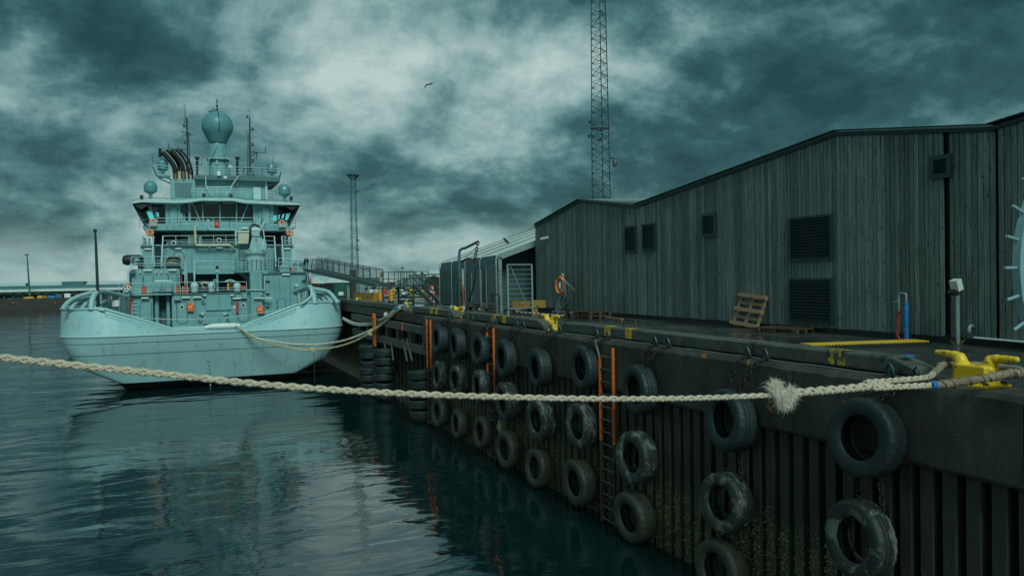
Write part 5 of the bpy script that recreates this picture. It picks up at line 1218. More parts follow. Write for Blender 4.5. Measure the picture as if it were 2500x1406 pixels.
# roller with chafing sleeve in the dip
MB().tube([S(500,799.5,53.6),S(515,796.5,53.6),S(540,795.5,53.6),S(572,794.5,53.6),S(586,795,53.6)], [.10,.15,.17,.17,.12], 12).build('chafe_sleeve', M['white'], SH, 50)
MB().tube(sag(S(300,771,54.6), S(735,743,54.4), .55, 24), .018, 5).build('safety_wire', M['rail'], SH); MB().tube(sag(S(300,771,54.6), S(735,743,54.4), .55, 24)[4:10], .026, 6).build('wire_sleeve', M['cream'], SH)
# ---- lifebuoys hung on the ship
def shipring(x, y, Y, label, tilt=.3, holder=False):
    c = S(x,y,Y); o = thing('lifebuoy', label, 'lifebuoy', c, 'orange lifebuoys on the ship')
    torus(MB(), c, .24, .085, V((1,0,0)), V((0,tilt,1)).normalized(), 22, 8).build('ring', M['ring'], o, 60)
    for t in (.8, 2.4, 3.9, 5.5):
        d = V((1,0,0))*math.cos(t)+V((0,tilt,1)).normalized()*math.sin(t); e = V((1,0,0))*-math.sin(t)+V((0,tilt,1)).normalized()*math.cos(t)
        MB().tube([c+d*.24-e*.02,c+d*.24+e*.02], .088, 10).build('band', M['white'], o, 60)
    if holder:
        m = MB()
        for k in range(3): m.bar(c+V((-.3,-.14,.02-.13*k)), c+V((.3,-.14,.05-.13*k)), .03, .07)
        m.build('holder', M['rail'], o)
shipring(374.5, 544, Y3-.1, 'orange lifebuoy in a slatted holder on the left bridge wing', .2, True); shipring(688.5, 547, Y3-.1, 'orange lifebuoy in a slatted holder on the right bridge wing', .2, True)
shipring(366, 568, Y3-.4, 'orange lifebuoy hanging under the left bridge wing', .7); shipring(707.5, 568.5, Y3-.4, 'orange lifebuoy hanging under the right bridge wing', .7)
# ================================================================== ROPES
def plait(path, R, pitch, step=.02, n=7, seed=0, wob=.0):
    """eight-strand plaited rope along a path: four strands each way, weaving over and under"""
    P = [V(p) for p in path]; d = [0]
    for a, b in zip(P, P[1:]): d.append(d[-1]+(b-a).length)
    Ltot = d[-1]; k = 0; m = MB(); N_ = int(Ltot/step); fr = []
    rg = random.Random(seed)
    for i in range(N_+1):
        s = Ltot*i/N_
        while k < len(d)-2 and d[k+1] < s: k += 1
        t = (P[k+1]-P[k]).normalized(); c = P[k].lerp(P[k+1], (s-d[k])/max(1e-9, d[k+1]-d[k]))
        u = t.cross(V((0,0,1))).normalized(); fr.append((s, c, u, u.cross(t)))
    om = 2*math.pi/pitch; sr = R*.31; R0 = R*.57
    for sg in (1, -1):
        for q in range(2):
            for dl in (-.40, .40):
                pts = []; rs = []
                for s, c, u, v in fr:
                    th = sg*om*s+q*math.pi+dl; rr_ = R0+R*.20*sg*math.cos(2*om*s)
                    pts.append(c+u*(rr_*math.cos(th))+v*(rr_*math.sin(th))); rs.append(sr*(1+.08*math.sin(s*9+q)))
                m.tube(pts, rs, n)
    m.tube([c for s, c, u, v in fr], R*.34, 6)
    return m
def fuzz(path, R, per_m, ln, seed, wid=.0018):
    rg = random.Random(seed); m = MB(); P = [V(p) for p in path]
    for a, b in zip(P, P[1:]):
        t = (b-a); L_ = t.length; t.normalize(); u = t.cross(V((0,0,1))).normalized(); v = u.cross(t)
        for _ in range(int(per_m*L_+rg.random())):
            th = rg.uniform(0, 6.28); e = u*math.cos(th)+v*math.sin(th); c = a.lerp(b, rg.random())+e*R*.9
            d = (e+t*rg.uniform(-1.2,1.2)+V((rg.uniform(-.5,.5),rg.uniform(-.5,.5),rg.uniform(-.5,.5)))).normalized()*rg.uniform(.3,1)*ln
            w_ = t.cross(d).normalized()*wid; m.add([c-w_, c+w_, c+d], [(0,1,2)])
    return m
YR = 8.06
pix = [(-260,842),(-120,857),(0,872),(200,893),(400,913),(600,934),(800,950),(1000,961),(1200,968),(1400,972.5),(1600,973),(1750,970),(1890,964)]
p0_, p1_ = PY(*pix[0],YR), PY(*pix[1],YR); sl_ = (p0_-p1_)/(p0_-p1_).length
mp = smoothpath([p0_+sl_*12+V((0,0,.9)), p0_+sl_*7+V((0,0,.35)), p0_+sl_*3+V((0,0,.08))]+[PY(x,y,YR) for x,y in pix], 8)
hw_ = thing('hawser', 'thick plaited pale hawser sagging across the foreground to the near bollard', 'rope', mp[-1])
R_ = .036
plait(mp, R_, .27, .018, 7).build('rope', M['rope'], hw_, 60)
o = fuzz(mp, R_, 480, .020, 1).build('loose_fibres', M['fray'], hw_); o['kind'] = 'stuff'
S1 = [PY(x,y,YR) for x,y in ((1885,964),(1960,957),(2050,950),(2120,943),(2165,938))]
plait(smoothpath(S1,6), .058, .36, .022, 7, 3).build('spliced_eye', M['rope'], hw_, 60)
o = fuzz(smoothpath(S1,6), .057, 500, .02, 5).build('loose_fibres', M['fray'], hw_); o['kind'] = 'stuff'
e0 = S1[-1]
back = smoothpath([PY(2120,940,YR)+V((0,.05,.03)), V((9.9,8.22,5.18)), V((10.4,8.46,5.20)), V((10.85,8.72,5.22)), V((11.12,8.92,5.22)), V((11.45,9.0,5.2)), V((11.75,8.8,5.2)), V((11.8,8.4,5.2)), V((11.72,8.05,5.2)), V((11.5,7.95,5.2))], 6)
nb = len(back); plait(back[:int(nb*.22)], .044, .28, .025, 7, 4).build('back_leg', M['rope'], hw_, 60)
MB().tube(back[int(nb*.2):], [.052+.005*math.sin(i*1.3) for i in range(nb-int(nb*.2))], 12).build('chafe_cover', M['sleeve'], hw_, 60)
front = smoothpath([PY(2120,944,YR)+V((0,-.05,-.01)), V((9.7,7.95,5.12)), V((10.2,7.92,5.13)), V((10.7,7.88,5.16)), V((11.1,7.82,5.2)), V((11.4,7.82,5.2)), V((11.55,7.95,5.2))], 8)
nf = len(front)
plait(front[:10], .046, .28, .025, 7, 5).build('front_leg', M['rope'], hw_, 60)
MB().tube(front[8:], [.058+.008*math.sin(i*2.1)+.004*math.sin(i*5.3) for i in range(nf-8)], 14).build('wrapped_cover', M['sleeve'], hw_, 60)
rg = random.Random(8)
for i in range(10, nf-1):
    if rg.random() < .62: continue
    c = front[i]; t = (front[i+1]-front[i-1]).normalized(); u = t.cross(V((0,0,1))).normalized(); v = u.cross(t); tl = rg.uniform(-1.2,1.2)
    MB().tube([c+t*(tl*.06*math.sin(a))+u*(.066*math.cos(a))+v*(.066*math.sin(a)) for a in [2*math.pi*k/14 for k in range(14)]], rg.uniform(.005,.012), 5, True).build('lashing', M['sleeve'], hw_, 60)
MB().tube(front[8:10], .064, 12).build('blue_tape', M['tarp'], hw_, 40)
# two frayed tufts where the splice starts
tf = MB(); rg = random.Random(6)
for cx_, cy_, n_ in ((1893,945,700), (1915,975,900), (1932,958,350)):
    c = PY(cx_,cy_,YR-.06)
    for _ in range(n_):
        d = V((rg.gauss(0,1),rg.gauss(0,.8),rg.gauss(0,1))).normalized(); ln = rg.uniform(.06,.14)
        b_ = c+V((rg.gauss(0,.03),rg.gauss(0,.02),rg.gauss(0,.03))); cv = V((rg.uniform(-.05,.05),rg.uniform(-.05,.05),rg.uniform(-.08,.01)))
        w_ = d.cross(V((.3,.9,.2))).normalized()*rg.uniform(.0014,.003); p1 = b_+d*ln*.55; p2 = b_+d*ln+cv
        tf.add([b_-w_, b_+w_, p1+w_*.8, p1-w_*.8, p2], [(0,1,2,3),(3,2,4)])
o = tf.build('frayed_tuft', M['fray'], hw_); o['kind'] = 'stuff'
# mooring lines of the ship
bz = V((11.35, PZ(1000,760,DK).y, 5.15))
def moor(label, pts, r, m_, knots=()):
    o = thing('mooring_line', label, 'rope', pts[0], 'mooring lines from the ship to the blue-wrapped bollard')
    sp_ = smoothpath(pts, 8); tw = MB()
    for k in range(3):
        q = []; dd = 0
        for i, p in enumerate(sp_):
            if i: dd += (p-sp_[i-1]).length
            t = (sp_[min(i+1,len(sp_)-1)]-sp_[max(i-1,0)]).normalized(); u = t.cross(V((0,0,1))).normalized(); v = u.cross(t); th = dd*14+k*2.094
            q.append(p+u*(r*.5*math.cos(th))+v*(r*.5*math.sin(th)))
        tw.tube(q, r*.55, 5)
    tw.build('strands', m_, o, 60)
    for c, s in knots: 
        kk = MB(); rr_ = random.Random(int(c.x*100))
        for _ in range(5): torus(kk, c+V((rr_.uniform(-.06,.06),rr_.uniform(-.06,.06),rr_.uniform(-.06,.06))), s, s*.45, V((rr_.uniform(-1,1),rr_.uniform(-1,1),.3)).normalized(), V((rr_.uniform(-.4,.4),.2,1)).normalized(), 10, 5)
        kk.build('knot', m_, o, 60)
def path3(pts): return [PY(x,y,Y) for x,y,Y in pts]
moor('pale slack mooring line from the stern roller sagging low to the quay', path3([(575,795,53.2),(620,823,52.8),(680,835,52),(745,841,51),(800,838,50),(850,828,48.5),(905,806,46.5),(940,786,44)])+[bz+V((-.35,.2,.0)), bz], .075, M['ropew'])
moor('yellowed old mooring line with knots below the pale one', path3([(576,796,53.1),(640,832,52.6),(700,847,51.8),(748,855,51),(770,853,50.5),(815,848,49.5),(860,835,48),(905,812,46.2),(935,790,44)])+[bz+V((-.35,.1,-.1)), bz+V((0,-.1,-.05))], .078, M['ropey'], [(PY(765,854,50.5),.10),(PY(905,811,46.1),.12)])
moor('upper white mooring line from the starboard quarter to the bollard', path3([(838,776,54.5),(862,787,52),(885,790,49.5),(910,788,47),(940,775,44)])+[bz+V((-.3,.25,.05)), bz+V((0,.1,.0))], .068, M['ropew'], [(PY(942,769,43.8),.10)])
moor('lower white mooring line doubled under the one from the starboard quarter', path3([(838,779,54.5),(862,791,52),(885,794,49.5),(912,791,47),(942,777,44)])+[bz+V((-.3,.1,.0)), bz+V((0,0,-.03))], .068, M['ropew'])
moor('thin teal line hanging from the knotted rope into the water', path3([(766,856,50.6),(767,875,50.6),(768,900,50.6),(768.5,935,50.6)]), .02, M['shackle'])
tp = MB(); rg = random.Random(9); pth = smoothpath([bz+V((-.5,.4,-.06)), bz+V((-.25,.2,.06)), bz+V((-.05,.05,.14)), bz+V((.15,-.2,.12)), bz+V((.25,-.4,.0))], 5)
tp.tube(pth, [.07+.035*math.sin(i*.9)+rg.uniform(-.015,.015) for i in range(len(pth))], 10)
tag(tp.build('blue_tarp', M['tarp'], None, 60), 'crumpled blue tarp wrapped round the rope end at the bollard', 'tarp')
cn = MB(); q = PX(982, 800, 10.7); cn.lathe([(.04,-.12),(.055,0),(.03,.06),(.012,.3),(.001,.32)], q, 10); tag(cn.build('hanging_float', M['red'], None, 40), 'small red float hanging on the timber waling below the ropes', 'float')
fl = MB(); q = PX(1226, 1040, 10.5); fl.box(q, (.25,.32,.34), Matrix.Rotation(.4,3,'X')); tag(fl.build('plastic_canister', pm('old_plastic', (.25,.26,.13), .5)), 'small yellow-green canister wedged between two tyres', 'canister')

# ================================================================== GANGWAY AND LANDING
pl0 = PZ(935,742,DK); fz = PX(935,697,pl0.x).z
gA = V((10.35, 66.6, PX(762,657,10.35).z)); gB = V((pl0.x+.1, pl0.y+.6, fz+.05))
gw = thing('gangway', 'sloping steel gangway with netted railings from the ship to the landing', 'gangway', (gA+gB)/2)
gd = (gB-gA).normalized(); gs = gd.cross(V((0,0,1))).normalized()
gA0 = gA+gd*0; 
MB().add([gA-gs*.5, gA+gs*.5, gB+gs*.5, gB-gs*.5, gA-gs*.5-V((0,0,.12)), gA+gs*.5-V((0,0,.12)), gB+gs*.5-V((0,0,.12)), gB-gs*.5-V((0,0,.12))], MB.BF).build('walkway', M['galvd'], gw)
Lg = (gB-gA).length; HR = 1.0
for s in (-.5, .5):
    MB().bar(gA+gs*s-V((0,0,.05)), gB+gs*s-V((0,0,.05)), .08, .26).build('side_beam', M['galvd'], gw)
    m = MB(); a0, b0 = gA+gs*s+gd*1.3, gB+gs*s-gd*.7
    m.tube([a0+V((0,0,.05)), a0+gd*.35+V((0,0,HR))], .03, 6); m.tube([a0+gd*.35+V((0,0,HR)), b0+V((0,0,HR))], .03, 6); m.tube([a0+gd*.3+V((0,0,HR*.9)), b0+V((0,0,HR*.9))], .02, 5); m.build('handrail', M['galvd'], gw, 40)
    for i in range(11):
        c = a0.lerp(b0, i/10); MB().tube([c, c+V((0,0,HR))-gd*.06], .035, 5).build('stanchion', M['galvd'], gw)
    nn = MB()
    for i in range(50): c = a0.lerp(b0, .04+.95*i/50); nn.bar(c+V((0,0,.1)), c+V((0,0,HR*.88))+gd*.02, .012)
    for k in range(9): h = .12+k*(HR*.76)/8; nn.bar(a0.lerp(b0,.04)+V((0,0,h)), b0+V((0,0,h)), .012)
    nn.build('netting', M['galvd'], gw)
m = MB(); c = gB-gd*.9-gs*.52; m.box(c+V((0,0,.6)), (.3,.04,.34), Matrix.Rotation(.3,3,'Z')); m.build('sign', M['yellowd'], gw)
m = MB()
for k in range(3):
    q = gA+gd*(.3+.35*k); m.tube([q-gs*.5, q-gs*.5+V((0,0,1.05))], .03, 5); m.tube(sag(q-gs*.5+V((0,0,1.0)), q-gs*.5+gd*.35+V((0,0,1.0)), .12, 6), .015, 4); m.tube(sag(q-gs*.5+V((0,0,.55)), q-gs*.5+gd*.35+V((0,0,.55)), .12, 6), .015, 4)
m.build('rope_rail', M['galvd'], gw)
ld_ = thing('landing_stage', 'steel landing platform with railings, stairs and wheels on the quay', 'landing stage', pl0)
px1 = PZ(1010,742,DK); dx = (px1-pl0); dx.z = 0; W_ = dx.length; dx.normalize(); dy = V((-dx.y, dx.x, 0)); Dp = 1.9
o4 = [pl0, px1, px1+dy*Dp, pl0+dy*Dp]
MB().add([p+V((0,0,fz-DK-.12)) for p in o4]+[p+V((0,0,fz-DK)) for p in o4], MB.BF).build('platform', M['galvd'], ld_)
for p in [o4[0], o4[0].lerp(o4[1],.25), o4[1], o4[2], o4[3], o4[3].lerp(o4[2],.5)]: MB().bar(p, p+V((0,0,fz-DK-.12)), .12).build('leg', M['steel'], ld_)
for s in (V((0,0,0)), dy*Dp):
    MB().bar(o4[0]+s+V((0,0,fz-DK-.15)), o4[1]+s+V((0,0,.35)), .08).build('brace', M['steel'], ld_); MB().bar(o4[1]+s+V((0,0,fz-DK-.15)), o4[0]+s+V((0,0,.35)), .08).build('brace', M['steel'], ld_); MB().bar(o4[0]+s+V((0,0,.4)), o4[1]+s+V((0,0,.4)), .08).build('cross_beam', M['steel'], ld_)
    ra = V((0,0,fz-DK)); m = MB()
    for h in (.92, .45): m.bar(o4[0]+s+ra+V((0,0,h)), o4[1]+s+ra+V((0,0,h)), .05)
    m.build('guard_rail', M['steel'], ld_)
    for i in range(6): c = o4[0].lerp(o4[1], i/5)+s+ra; MB().bar(c, c+V((0,0,.92)), .05).build('rail_post', M['steel'], ld_)
sA, sB = o4[1]+V((0,0,fz-DK)), PZ(1056,744,DK)
for s in (V((0,0,0)), dy*1.0):
    MB().bar(sA+s, sB+s, .07, .22).build('stringer', M['steel'], ld_)
    m = MB(); m.bar(sA+s+V((0,0,.92)), sB+s+V((0,0,.92)), .05); m.bar(sA+s+V((0,0,.45)), sB+s+V((0,0,.45)), .04)
    for t in (.0,.33,.66,1.): c = sA.lerp(sB,t)+s; m.bar(c, c+V((0,0,.92)), .045)
    m.build('stair_rail', M['steel'], ld_)
for i in range(6): c = sA.lerp(sB,(i+.5)/6); MB().bar(c, c+dy*1.0, .28, .04).build('tread', M['galvd'], ld_)
for t in (.62, .72, .92, 1.0): 
    c = o4[0].lerp(o4[1],t)+V((0,0,.14))-dy*.15; MB().lathe([(.05,-.06),(.15,-.07),(.17,0),(.15,.07),(.05,.06)], c, 14, 'y').build('wheel', M['black'], ld_, 40)
for k, x in enumerate((928, 955)):
    c = PZ(x, 744, DK); fo_ = thing('yellow_stand', f'orange-yellow hydraulic support foot under the {"outer left" if not k else "second left"} leg of the landing', 'support', c)
    MB().bev(c.x-.12, c.y-.15, DK+.2, c.x+.13, c.y+.15, DK+.86, .06).build('column', M['amber'], fo_); MB().lathe([(.12,-.16),(.17,-.12),(.17,.12),(.12,.16)], c+V((0,0,.17)), 14, 'x').build('wheel', M['black'], fo_, 40); MB().lathe([(.001,0),(.14,.02),(.12,.12),(.001,.16)], c+V((0,0,.86)), 12).build('cap', M['amber'], fo_, 40)
# concrete barrier, containers, cones
c = PZ(880, 742, DK); m = MB(); w0, w1, h = .75, .45, .78; a, b = PZ(858,741,DK), PZ(905,743,DK); d = (b-a); Lb = d.length; d.normalize(); n_ = V((-d.y,d.x,0))
pf_ = [(-.45,0),(-.45,.16),(-.3,.3),(-.22,h),(.22,h),(.3,.3),(.45,.16),(.45,0)]
m.prism([a+n_*(u+.45)+V((0,0,z)) for u,z in pf_], [a+d*Lb+n_*(u+.45)+V((0,0,z)) for u,z in pf_]); tag(m.build('concrete_barrier', M['yellowd']), 'stained yellow concrete barrier block near the ship stern', 'barrier')
c = PZ(832, 727, DK); gc = thing('green_container', 'dark green waste container with a white notice behind the stern', 'container', c)
MB().bev(c.x-.62, c.y, DK+.1, c.x+.62, c.y+1.2, DK+.86, .03).build('body', M['green'], gc); MB().bev(c.x-.6, c.y+.05, DK+.87, c.x+.6, c.y+1.1, DK+1.28, .10).build('lid', M['green'], gc); MB().bb(c.x-.2, c.y-.02, DK+.25, c.x+.25, c.y-.005, DK+.55).build('notice', M['white'], gc)
for s in (-1,1): MB().bb(c.x+s*.5-.06, c.y+.2, DK, c.x+s*.5+.06, c.y+.5, DK+.1).build('foot', M['dark'], gc)
bw_ = PZ(795,726,DK); m = thing('brown_fence', 'dark brown board wall behind the green container', 'fence', (bw_.x, bw_.y+3, DK))
a, b = PZ(764,726,DK)+V((0,3,0)), PZ(860,726,DK)+V((0,3,0))
for i in range(10): u, v = a.lerp(b,i/10+.004), a.lerp(b,(i+1)/10-.004); MB().add([u,v,v+V((0,.1,0)),u+V((0,.1,0)),u+V((0,0,1.35)),v+V((0,0,1.35)),v+V((0,.1,1.35)),u+V((0,.1,1.35))], MB.BF).build('panel', M['brown'], m)
m = MB(); a = PZ(764,722,DK)+V((0,1.5,0)); m.tube(smoothpath([a+V((0,0,1.35)),a+V((.5,0,1.36)),a+V((.72,0,1.3)),a+V((.76,0,1.0)),a+V((.76,0,.3))],4), .06, 8); tag(m.build('hoop_rail', M['yellow'], None, 40), 'yellow tubular hoop rail left of the green container', 'rail')
for k, x in enumerate((1052, 1057.5)):
    c = PZ(x, 724, DK); co = thing('traffic_cone', f'orange and white traffic cone by the tent, {"left" if not k else "right"} of the pair', 'traffic cone', c, 'traffic cones by the tent')
    MB().bb(c.x-.24,c.y-.24,DK+.001,c.x+.24,c.y+.24,DK+.05).build('base', M['red'], co)
    for (r0,z0,r1,z1,mm) in ((.19,.05,.16,.3,'orange'),(.16,.3,.13,.5,'white'),(.13,.5,.10,.7,'orange'),(.10,.7,.07,.88,'white'),(.07,.88,.045,1.05,'orange')): MB().lathe([(r0,z0),(r1,z1)], c, 14).build('band', M[mm], co, 40)
dr = thing('cable_drum', 'dark tarpaulin-covered drum with a yellow side behind the cones', 'drum', PZ(1060,722,DK)); c = PZ(1060,722,DK)
MB().lathe([(.001,-.5),(.85,-.5),(.95,-.3),(.95,.3),(.85,.5),(.001,.5)], c+V((.2,.8,.96)), 20, 'y').build('cover', M['black'], dr, 40); MB().bb(c.x+.6,c.y+.2,DK,c.x+.95,c.y+.5,DK+1.5).build('yellow_side', M['yellow'], dr)

# ================================================================== MASTS
def lattice(name, label, cat, base, zt, w0, w1, nl, seg, lr, m_, rot=0.):
    r = thing(name, label, cat, (base[0], base[1], DK)); C = V((base[0], base[1], 0)); legs = []
    for k in range(nl):
        t = rot+2*math.pi*k/nl; f_ = 1/(math.sqrt(3) if nl == 3 else math.sqrt(2)); e = V((math.cos(t),math.sin(t),0))*f_; legs.append((C+e*w0+V((0,0,DK)), C+e*w1+V((0,0,zt))))
    for a, b in legs: MB().tube([a,b], lr, 6).build('leg', m_, r, 40)
    n = int((zt-DK)/seg); m = MB()
    for k in range(nl):
        (a0,b0), (a1,b1) = legs[k], legs[(k+1)%nl]
        for i in range(n):
            p, q = (a0.lerp(b0,i/n), a1.lerp(b1,(i+1)/n)) if i % 2 == 0 else (a1.lerp(b1,i/n), a0.lerp(b0,(i+1)/n)); m.bar(p, q, lr*.75)
            if i % 2 == 0: m.bar(a0.lerp(b0,i/n), a1.lerp(b1,i/n), lr*.7)
    m.build('bracing', m_, r); return r
mb_ = PY(1469.5, 490, 60)
ma = lattice('lattice_mast', 'tall dark lattice radio mast rising behind the warehouse roof', 'mast', (mb_.x, 60), 40, 1.72, 1.05, 3, .52, .042, M['dark'], rad(247))
def mp_(px, py, Y=60): return PY(px, py, Y)
c = mp_(1497, 396, 59); MB().bar(mp_(1488,387,59.3), mp_(1500,386,59), .1).build('camera_arm', M['dark'], ma); MB().lathe([(.001,-.42),(.17,-.36),(.22,-.2),(.22,.1),(.13,.22),(.001,.26)], mp_(1501,396,59), 14).build('dome_camera', M['galvd'], ma, 40)
for px, py in ((1441,297),(1440,331),(1464,341)):
    q = mp_(px,py,59.2); MB().bar(q-V((.12,0,.1)), q+V((.15,0,.08)), .18).build('camera', M['dark'], ma); MB().bar(q, mp_(px+7,py-1,59.4), .07).build('camera_bracket', M['dark'], ma)
m = MB(); a, b, c = mp_(1443,314,59.4), mp_(1466,320,58.6), mp_(1488,313,59.6)
for u, v in ((a,b),(b,c),(a,c)): m.bar(u, v, .12)
m.build('collar_frame', M['dark'], ma); torus(MB(), mp_(1470,33,59), .2, .03, V((1,0,0)), V((0,0,1)), 16, 5).build('cable_loop', M['dark'], ma, 50)
t2 = PZ(868, 727, DK); zt2 = PY(866, 440, t2.y).z
fl_ = lattice('floodlight_mast', 'slim lattice floodlight mast with a crown of lamps behind the gangway', 'mast', (t2.x, t2.y), zt2, .62, .40, 4, .40, .03, M['teald'], rad(20))
c = V((t2.x, t2.y, zt2)); m = MB()
for t in range(8):
    e = V((math.cos(t*.785),math.sin(t*.785),0)); m.bar(c+e*.2, c+e*.55+V((0,0,.45)), .05); f_ = V((math.cos((t+1)*.785),math.sin((t+1)*.785),0)); m.bar(c+e*.55+V((0,0,.45)), c+f_*.55+V((0,0,.45)), .06)
m.build('crown', M['dark'], fl_)
for k in range(5): t = k*1.256; MB().box(c+V((.4*math.cos(t),.4*math.sin(t),.42)), (.3,.3,.12)).build('lamp', M['dark'], fl_)
for x, y in ((870,468),(872,587),(872,610)): MB().box(PY(x+1,y,t2.y), (.3,.1,.12)).build('fitting', M['dark'], fl_)
MB().bb(t2.x-.5, t2.y-.5, DK, t2.x-.0, t2.y+.1, DK+2.6).build('cabinet', M['brown'], fl_)
# fence of trusses lying behind the platform
tr = thing('truss_barrier', 'pale zigzag truss lying on the far quay behind the platform', 'truss', PZ(930,722,DK)); a, b = PZ(862,725,DK), PZ(1000,722,DK)
for h in (.12, .95): MB().bar(a+V((0,0,h)), b+V((0,0,h)), .09).build('chord', M['galv'], tr)
for i in range(14): MB().bar(a.lerp(b,i/14)+V((0,0,.12 if i%2 else .95)), a.lerp(b,(i+1)/14)+V((0,0,.95 if i%2 else .12)), .07).build('diagonal', M['galv'], tr)

# ================================================================== FAR SIDE OF THE HARBOUR (left)
FB = FQ+12
fs = thing('far_warehouse', 'long low teal warehouse with pale panels across the harbour', 'building', (-45, FB, 2.95))
def fb(nm, x0, y0, x1, y1, Y, D, m_, parent, **k): return sb(nm, x0, y0, x1, y1, Y, D, m_, parent, **k)
xa, xb = -420, 330
fb('wall', xa, 700, xb, 731, FB+.5, 25, M['teald'], fs); 
z0, z1 = PY(100,707,FB).z, PY(100,697,FB).z
MB().add([(PY(xa,700,FB).x,FB-2,z0),(PY(xb,700,FB).x,FB-2,z0),(PY(xb,700,FB).x,FB+26,z1+1),(PY(xa,700,FB).x,FB+26,z1+1),(PY(xa,700,FB).x,FB-2,z0-.5),(PY(xb,700,FB).x,FB-2,z0-.5),(PY(xb,700,FB).x,FB+26,z1+.5),(PY(xa,700,FB).x,FB+26,z1+.5)], MB.BF).build('roof', M['roofw'], fs)
rf = random.Random(12)
for i in range(26):
    x = -260+22.5*i
    fb('column', x, 706, x+2.2, 731, FB-.6, .6, M['teald'], fs)
    fb('pale_panel', x+2.6, 714, x+22, 719, FB+.2, .28, M['offwhite'], fs)
    for k in range(4): 
        if rf.random() < .8: fb('window', x+3.2+k*4.7, 708.2, x+6.6+k*4.7, 712.5, FB+.3, .18, M['galv'] if rf.random() < .5 else M['glass'], fs)
    if rf.random() < .6: fb('door', x+4, 721, x+12+6*rf.random(), 731, FB+.3, .19, M['blue'] if rf.random() < .2 else M['shipd'] if rf.random() < .6 else M['brown'], fs)
rb_ = MB(); a, b, c, d = rect(155, 687, 207, 697, FB+12); rb_.bb(a, FB+8, c-1.2, b, FB+20, d); tag(rb_.build('rooftop_unit', M['teald']), 'dark grey box unit on the far warehouse roof', 'roof unit')
vv = MB(); a, b, c, d = rect(63, 691, 68, 699, FB+6); vv.bb(a, FB+6, c-.8, b, FB+8, d); tag(vv.build('rooftop_vent', M['dark']), 'small dark vent on the far warehouse roof behind the lamp pole', 'roof unit')
lp = thing('lamp_pole', 'tall thin lamp pole on the far quay at the left', 'lamp pole', PY(74,730,FQ+5)); MB().tube([PY(74,732,FQ+5), PY(66,622,FQ+5)], [.28,.14], 8).build('pole', M['teald'], lp, 40); MB().bar(PY(60.5,622,FQ+5), PY(71,622,FQ+5), .5, .25).build('head', M['dark'], lp)
for y in (645, 658): MB().bar(PY(65.5,y,FQ+5), PY(71,y,FQ+5), .18).build('bracket', M['dark'], lp)
items = [(58,82,725,735,'stripe','yellow','machine'),(91,103,722,731,'stripe','pale yellow','crate'),(104,115,722,731,'yellowd','brown-yellow','crate'),(116,135,722,731,'blue','blue','container'),(136,152,719,731,'teald','teal','container'),(18,30,729,735,'yellowd','low yellow','pallet load'),(115,124,731,736,'stripe','small yellow','fender'),(156,166,729,735,'yellowd','rusty yellow','fender'),(157,172,717,723,'white','white','sign'),(30,34,737,741,'ladder','tiny orange','float'),(133,136,736,744,'red','thin red','ladder')]
for x0, x1, y0, y1, m_, cn_, ct in items:
    Yq = FQ+3 if y1 < 737 else FQ-.3; a, b, c, d = rect(x0, y0, x1, y1, Yq); g = MB(); g.bev(a, Yq, min(c,2.95) if y1 < 737 else c, b, Yq+2 if y1 < 737 else FQ-.02, d, .12)
    pos = 'by the lamp pole' if x1 < 90 else 'in the middle of the far quay' if x1 < 130 else 'nearer the ship'
    tag(g.build(ct.replace(' ','_'), M[m_]), f'{cn_} {ct} on the far quay edge {pos}', ct)

# ================================================================== BEHIND THE QUAY (right of the ship)
def house(label, x0, y0, x1, y1, Y, m_, roof=None, windows=()):
    a, b, c, d = rect(x0, y0, x1, y1, Y); r = thing('harbour_building', label, 'building', ((a+b)/2, Y, DK))
    MB().bb(a, Y, DK-.0, b, Y+15, d).build('wall', m_, r)
    if roof: 
        h = roof; MB().prism([(a-.5,Y-.5,d),(b+.5,Y-.5,d),((a+b)/2+(b-a)*.25,Y-.5,d+h),((a+b)/2-(b-a)*.25,Y-.5,d+h)], [(a-.5,Y+15,d),(b+.5,Y+15,d),((a+b)/2+(b-a)*.25,Y+15,d+h),((a+b)/2-(b-a)*.25,Y+15,d+h)]).build('roof', M['roofw'], r)
    for q in windows:
        w_ = sb('window', q[0], q[1], q[2], q[3], Y-.12, .11, M['glass'], r); sb('frame', q[0]-.6, q[1]-.6, q[2]+.6, q[1]-.05, Y-.16, .15, M['white'], w_)
    return r
house('long cream warehouse behind the landing platform', 928, 676, 1030, 715, 190, M['offwhite'], 0, ((969,684,980,692),(969,692.5,980,696),(1026,683,1029,690)))
house('cream annex with a curved white roof left of the gabled house', 1027, 678, 1042, 715, 175, M['offwhite'], 1.0, ((1027.5,683,1041,693),))
house('white gabled house partly hidden by the tent', 1042, 668, 1075, 715, 165, M['white'], 0, ((1057,671,1059.5,675),(1062,671,1064,675),(1057,684,1059.5,689),(1062,684,1064,689)))
gh = MB(); a, b, c, d = rect(1042, 660, 1075, 668.3, 165); gh.prism([(a-.3,164.6,c),(b,164.6,c),(b,164.6,d),(a+2,164.6,d)], [(a-.3,179,c),(b,179,c),(b,179,d),(a+2,179,d)]); gh.build('roof', M['roofw'], bpy.data.objects['harbour_building.002'])
house('pale low hall behind the green container', 760, 687, 800, 715, 210, M['offwhite'], 1.2); house('teal-walled low hall behind the floodlight mast', 795, 690, 870, 715, 180, M['teald'], 1.5)
house('white domed store left behind the gangway foot', 762, 695, 790, 715, 150, M['offwhite'], .8)
sg = thing('cargo_sign', 'dark sign board with pale lettering near the annex', 'sign', PZ(1025,702,DK)); q = rect(1013, 693.5, 1044, 701, 120); MB().bb(q[0],120,q[2],q[1],120.15,q[3]).build('board', M['teald'], sg)
for k in range(8): sb('letter', 1015+3.5*k, 695.5, 1017.4+3.5*k, 699, 119.97, .025, M['rail'], sg)
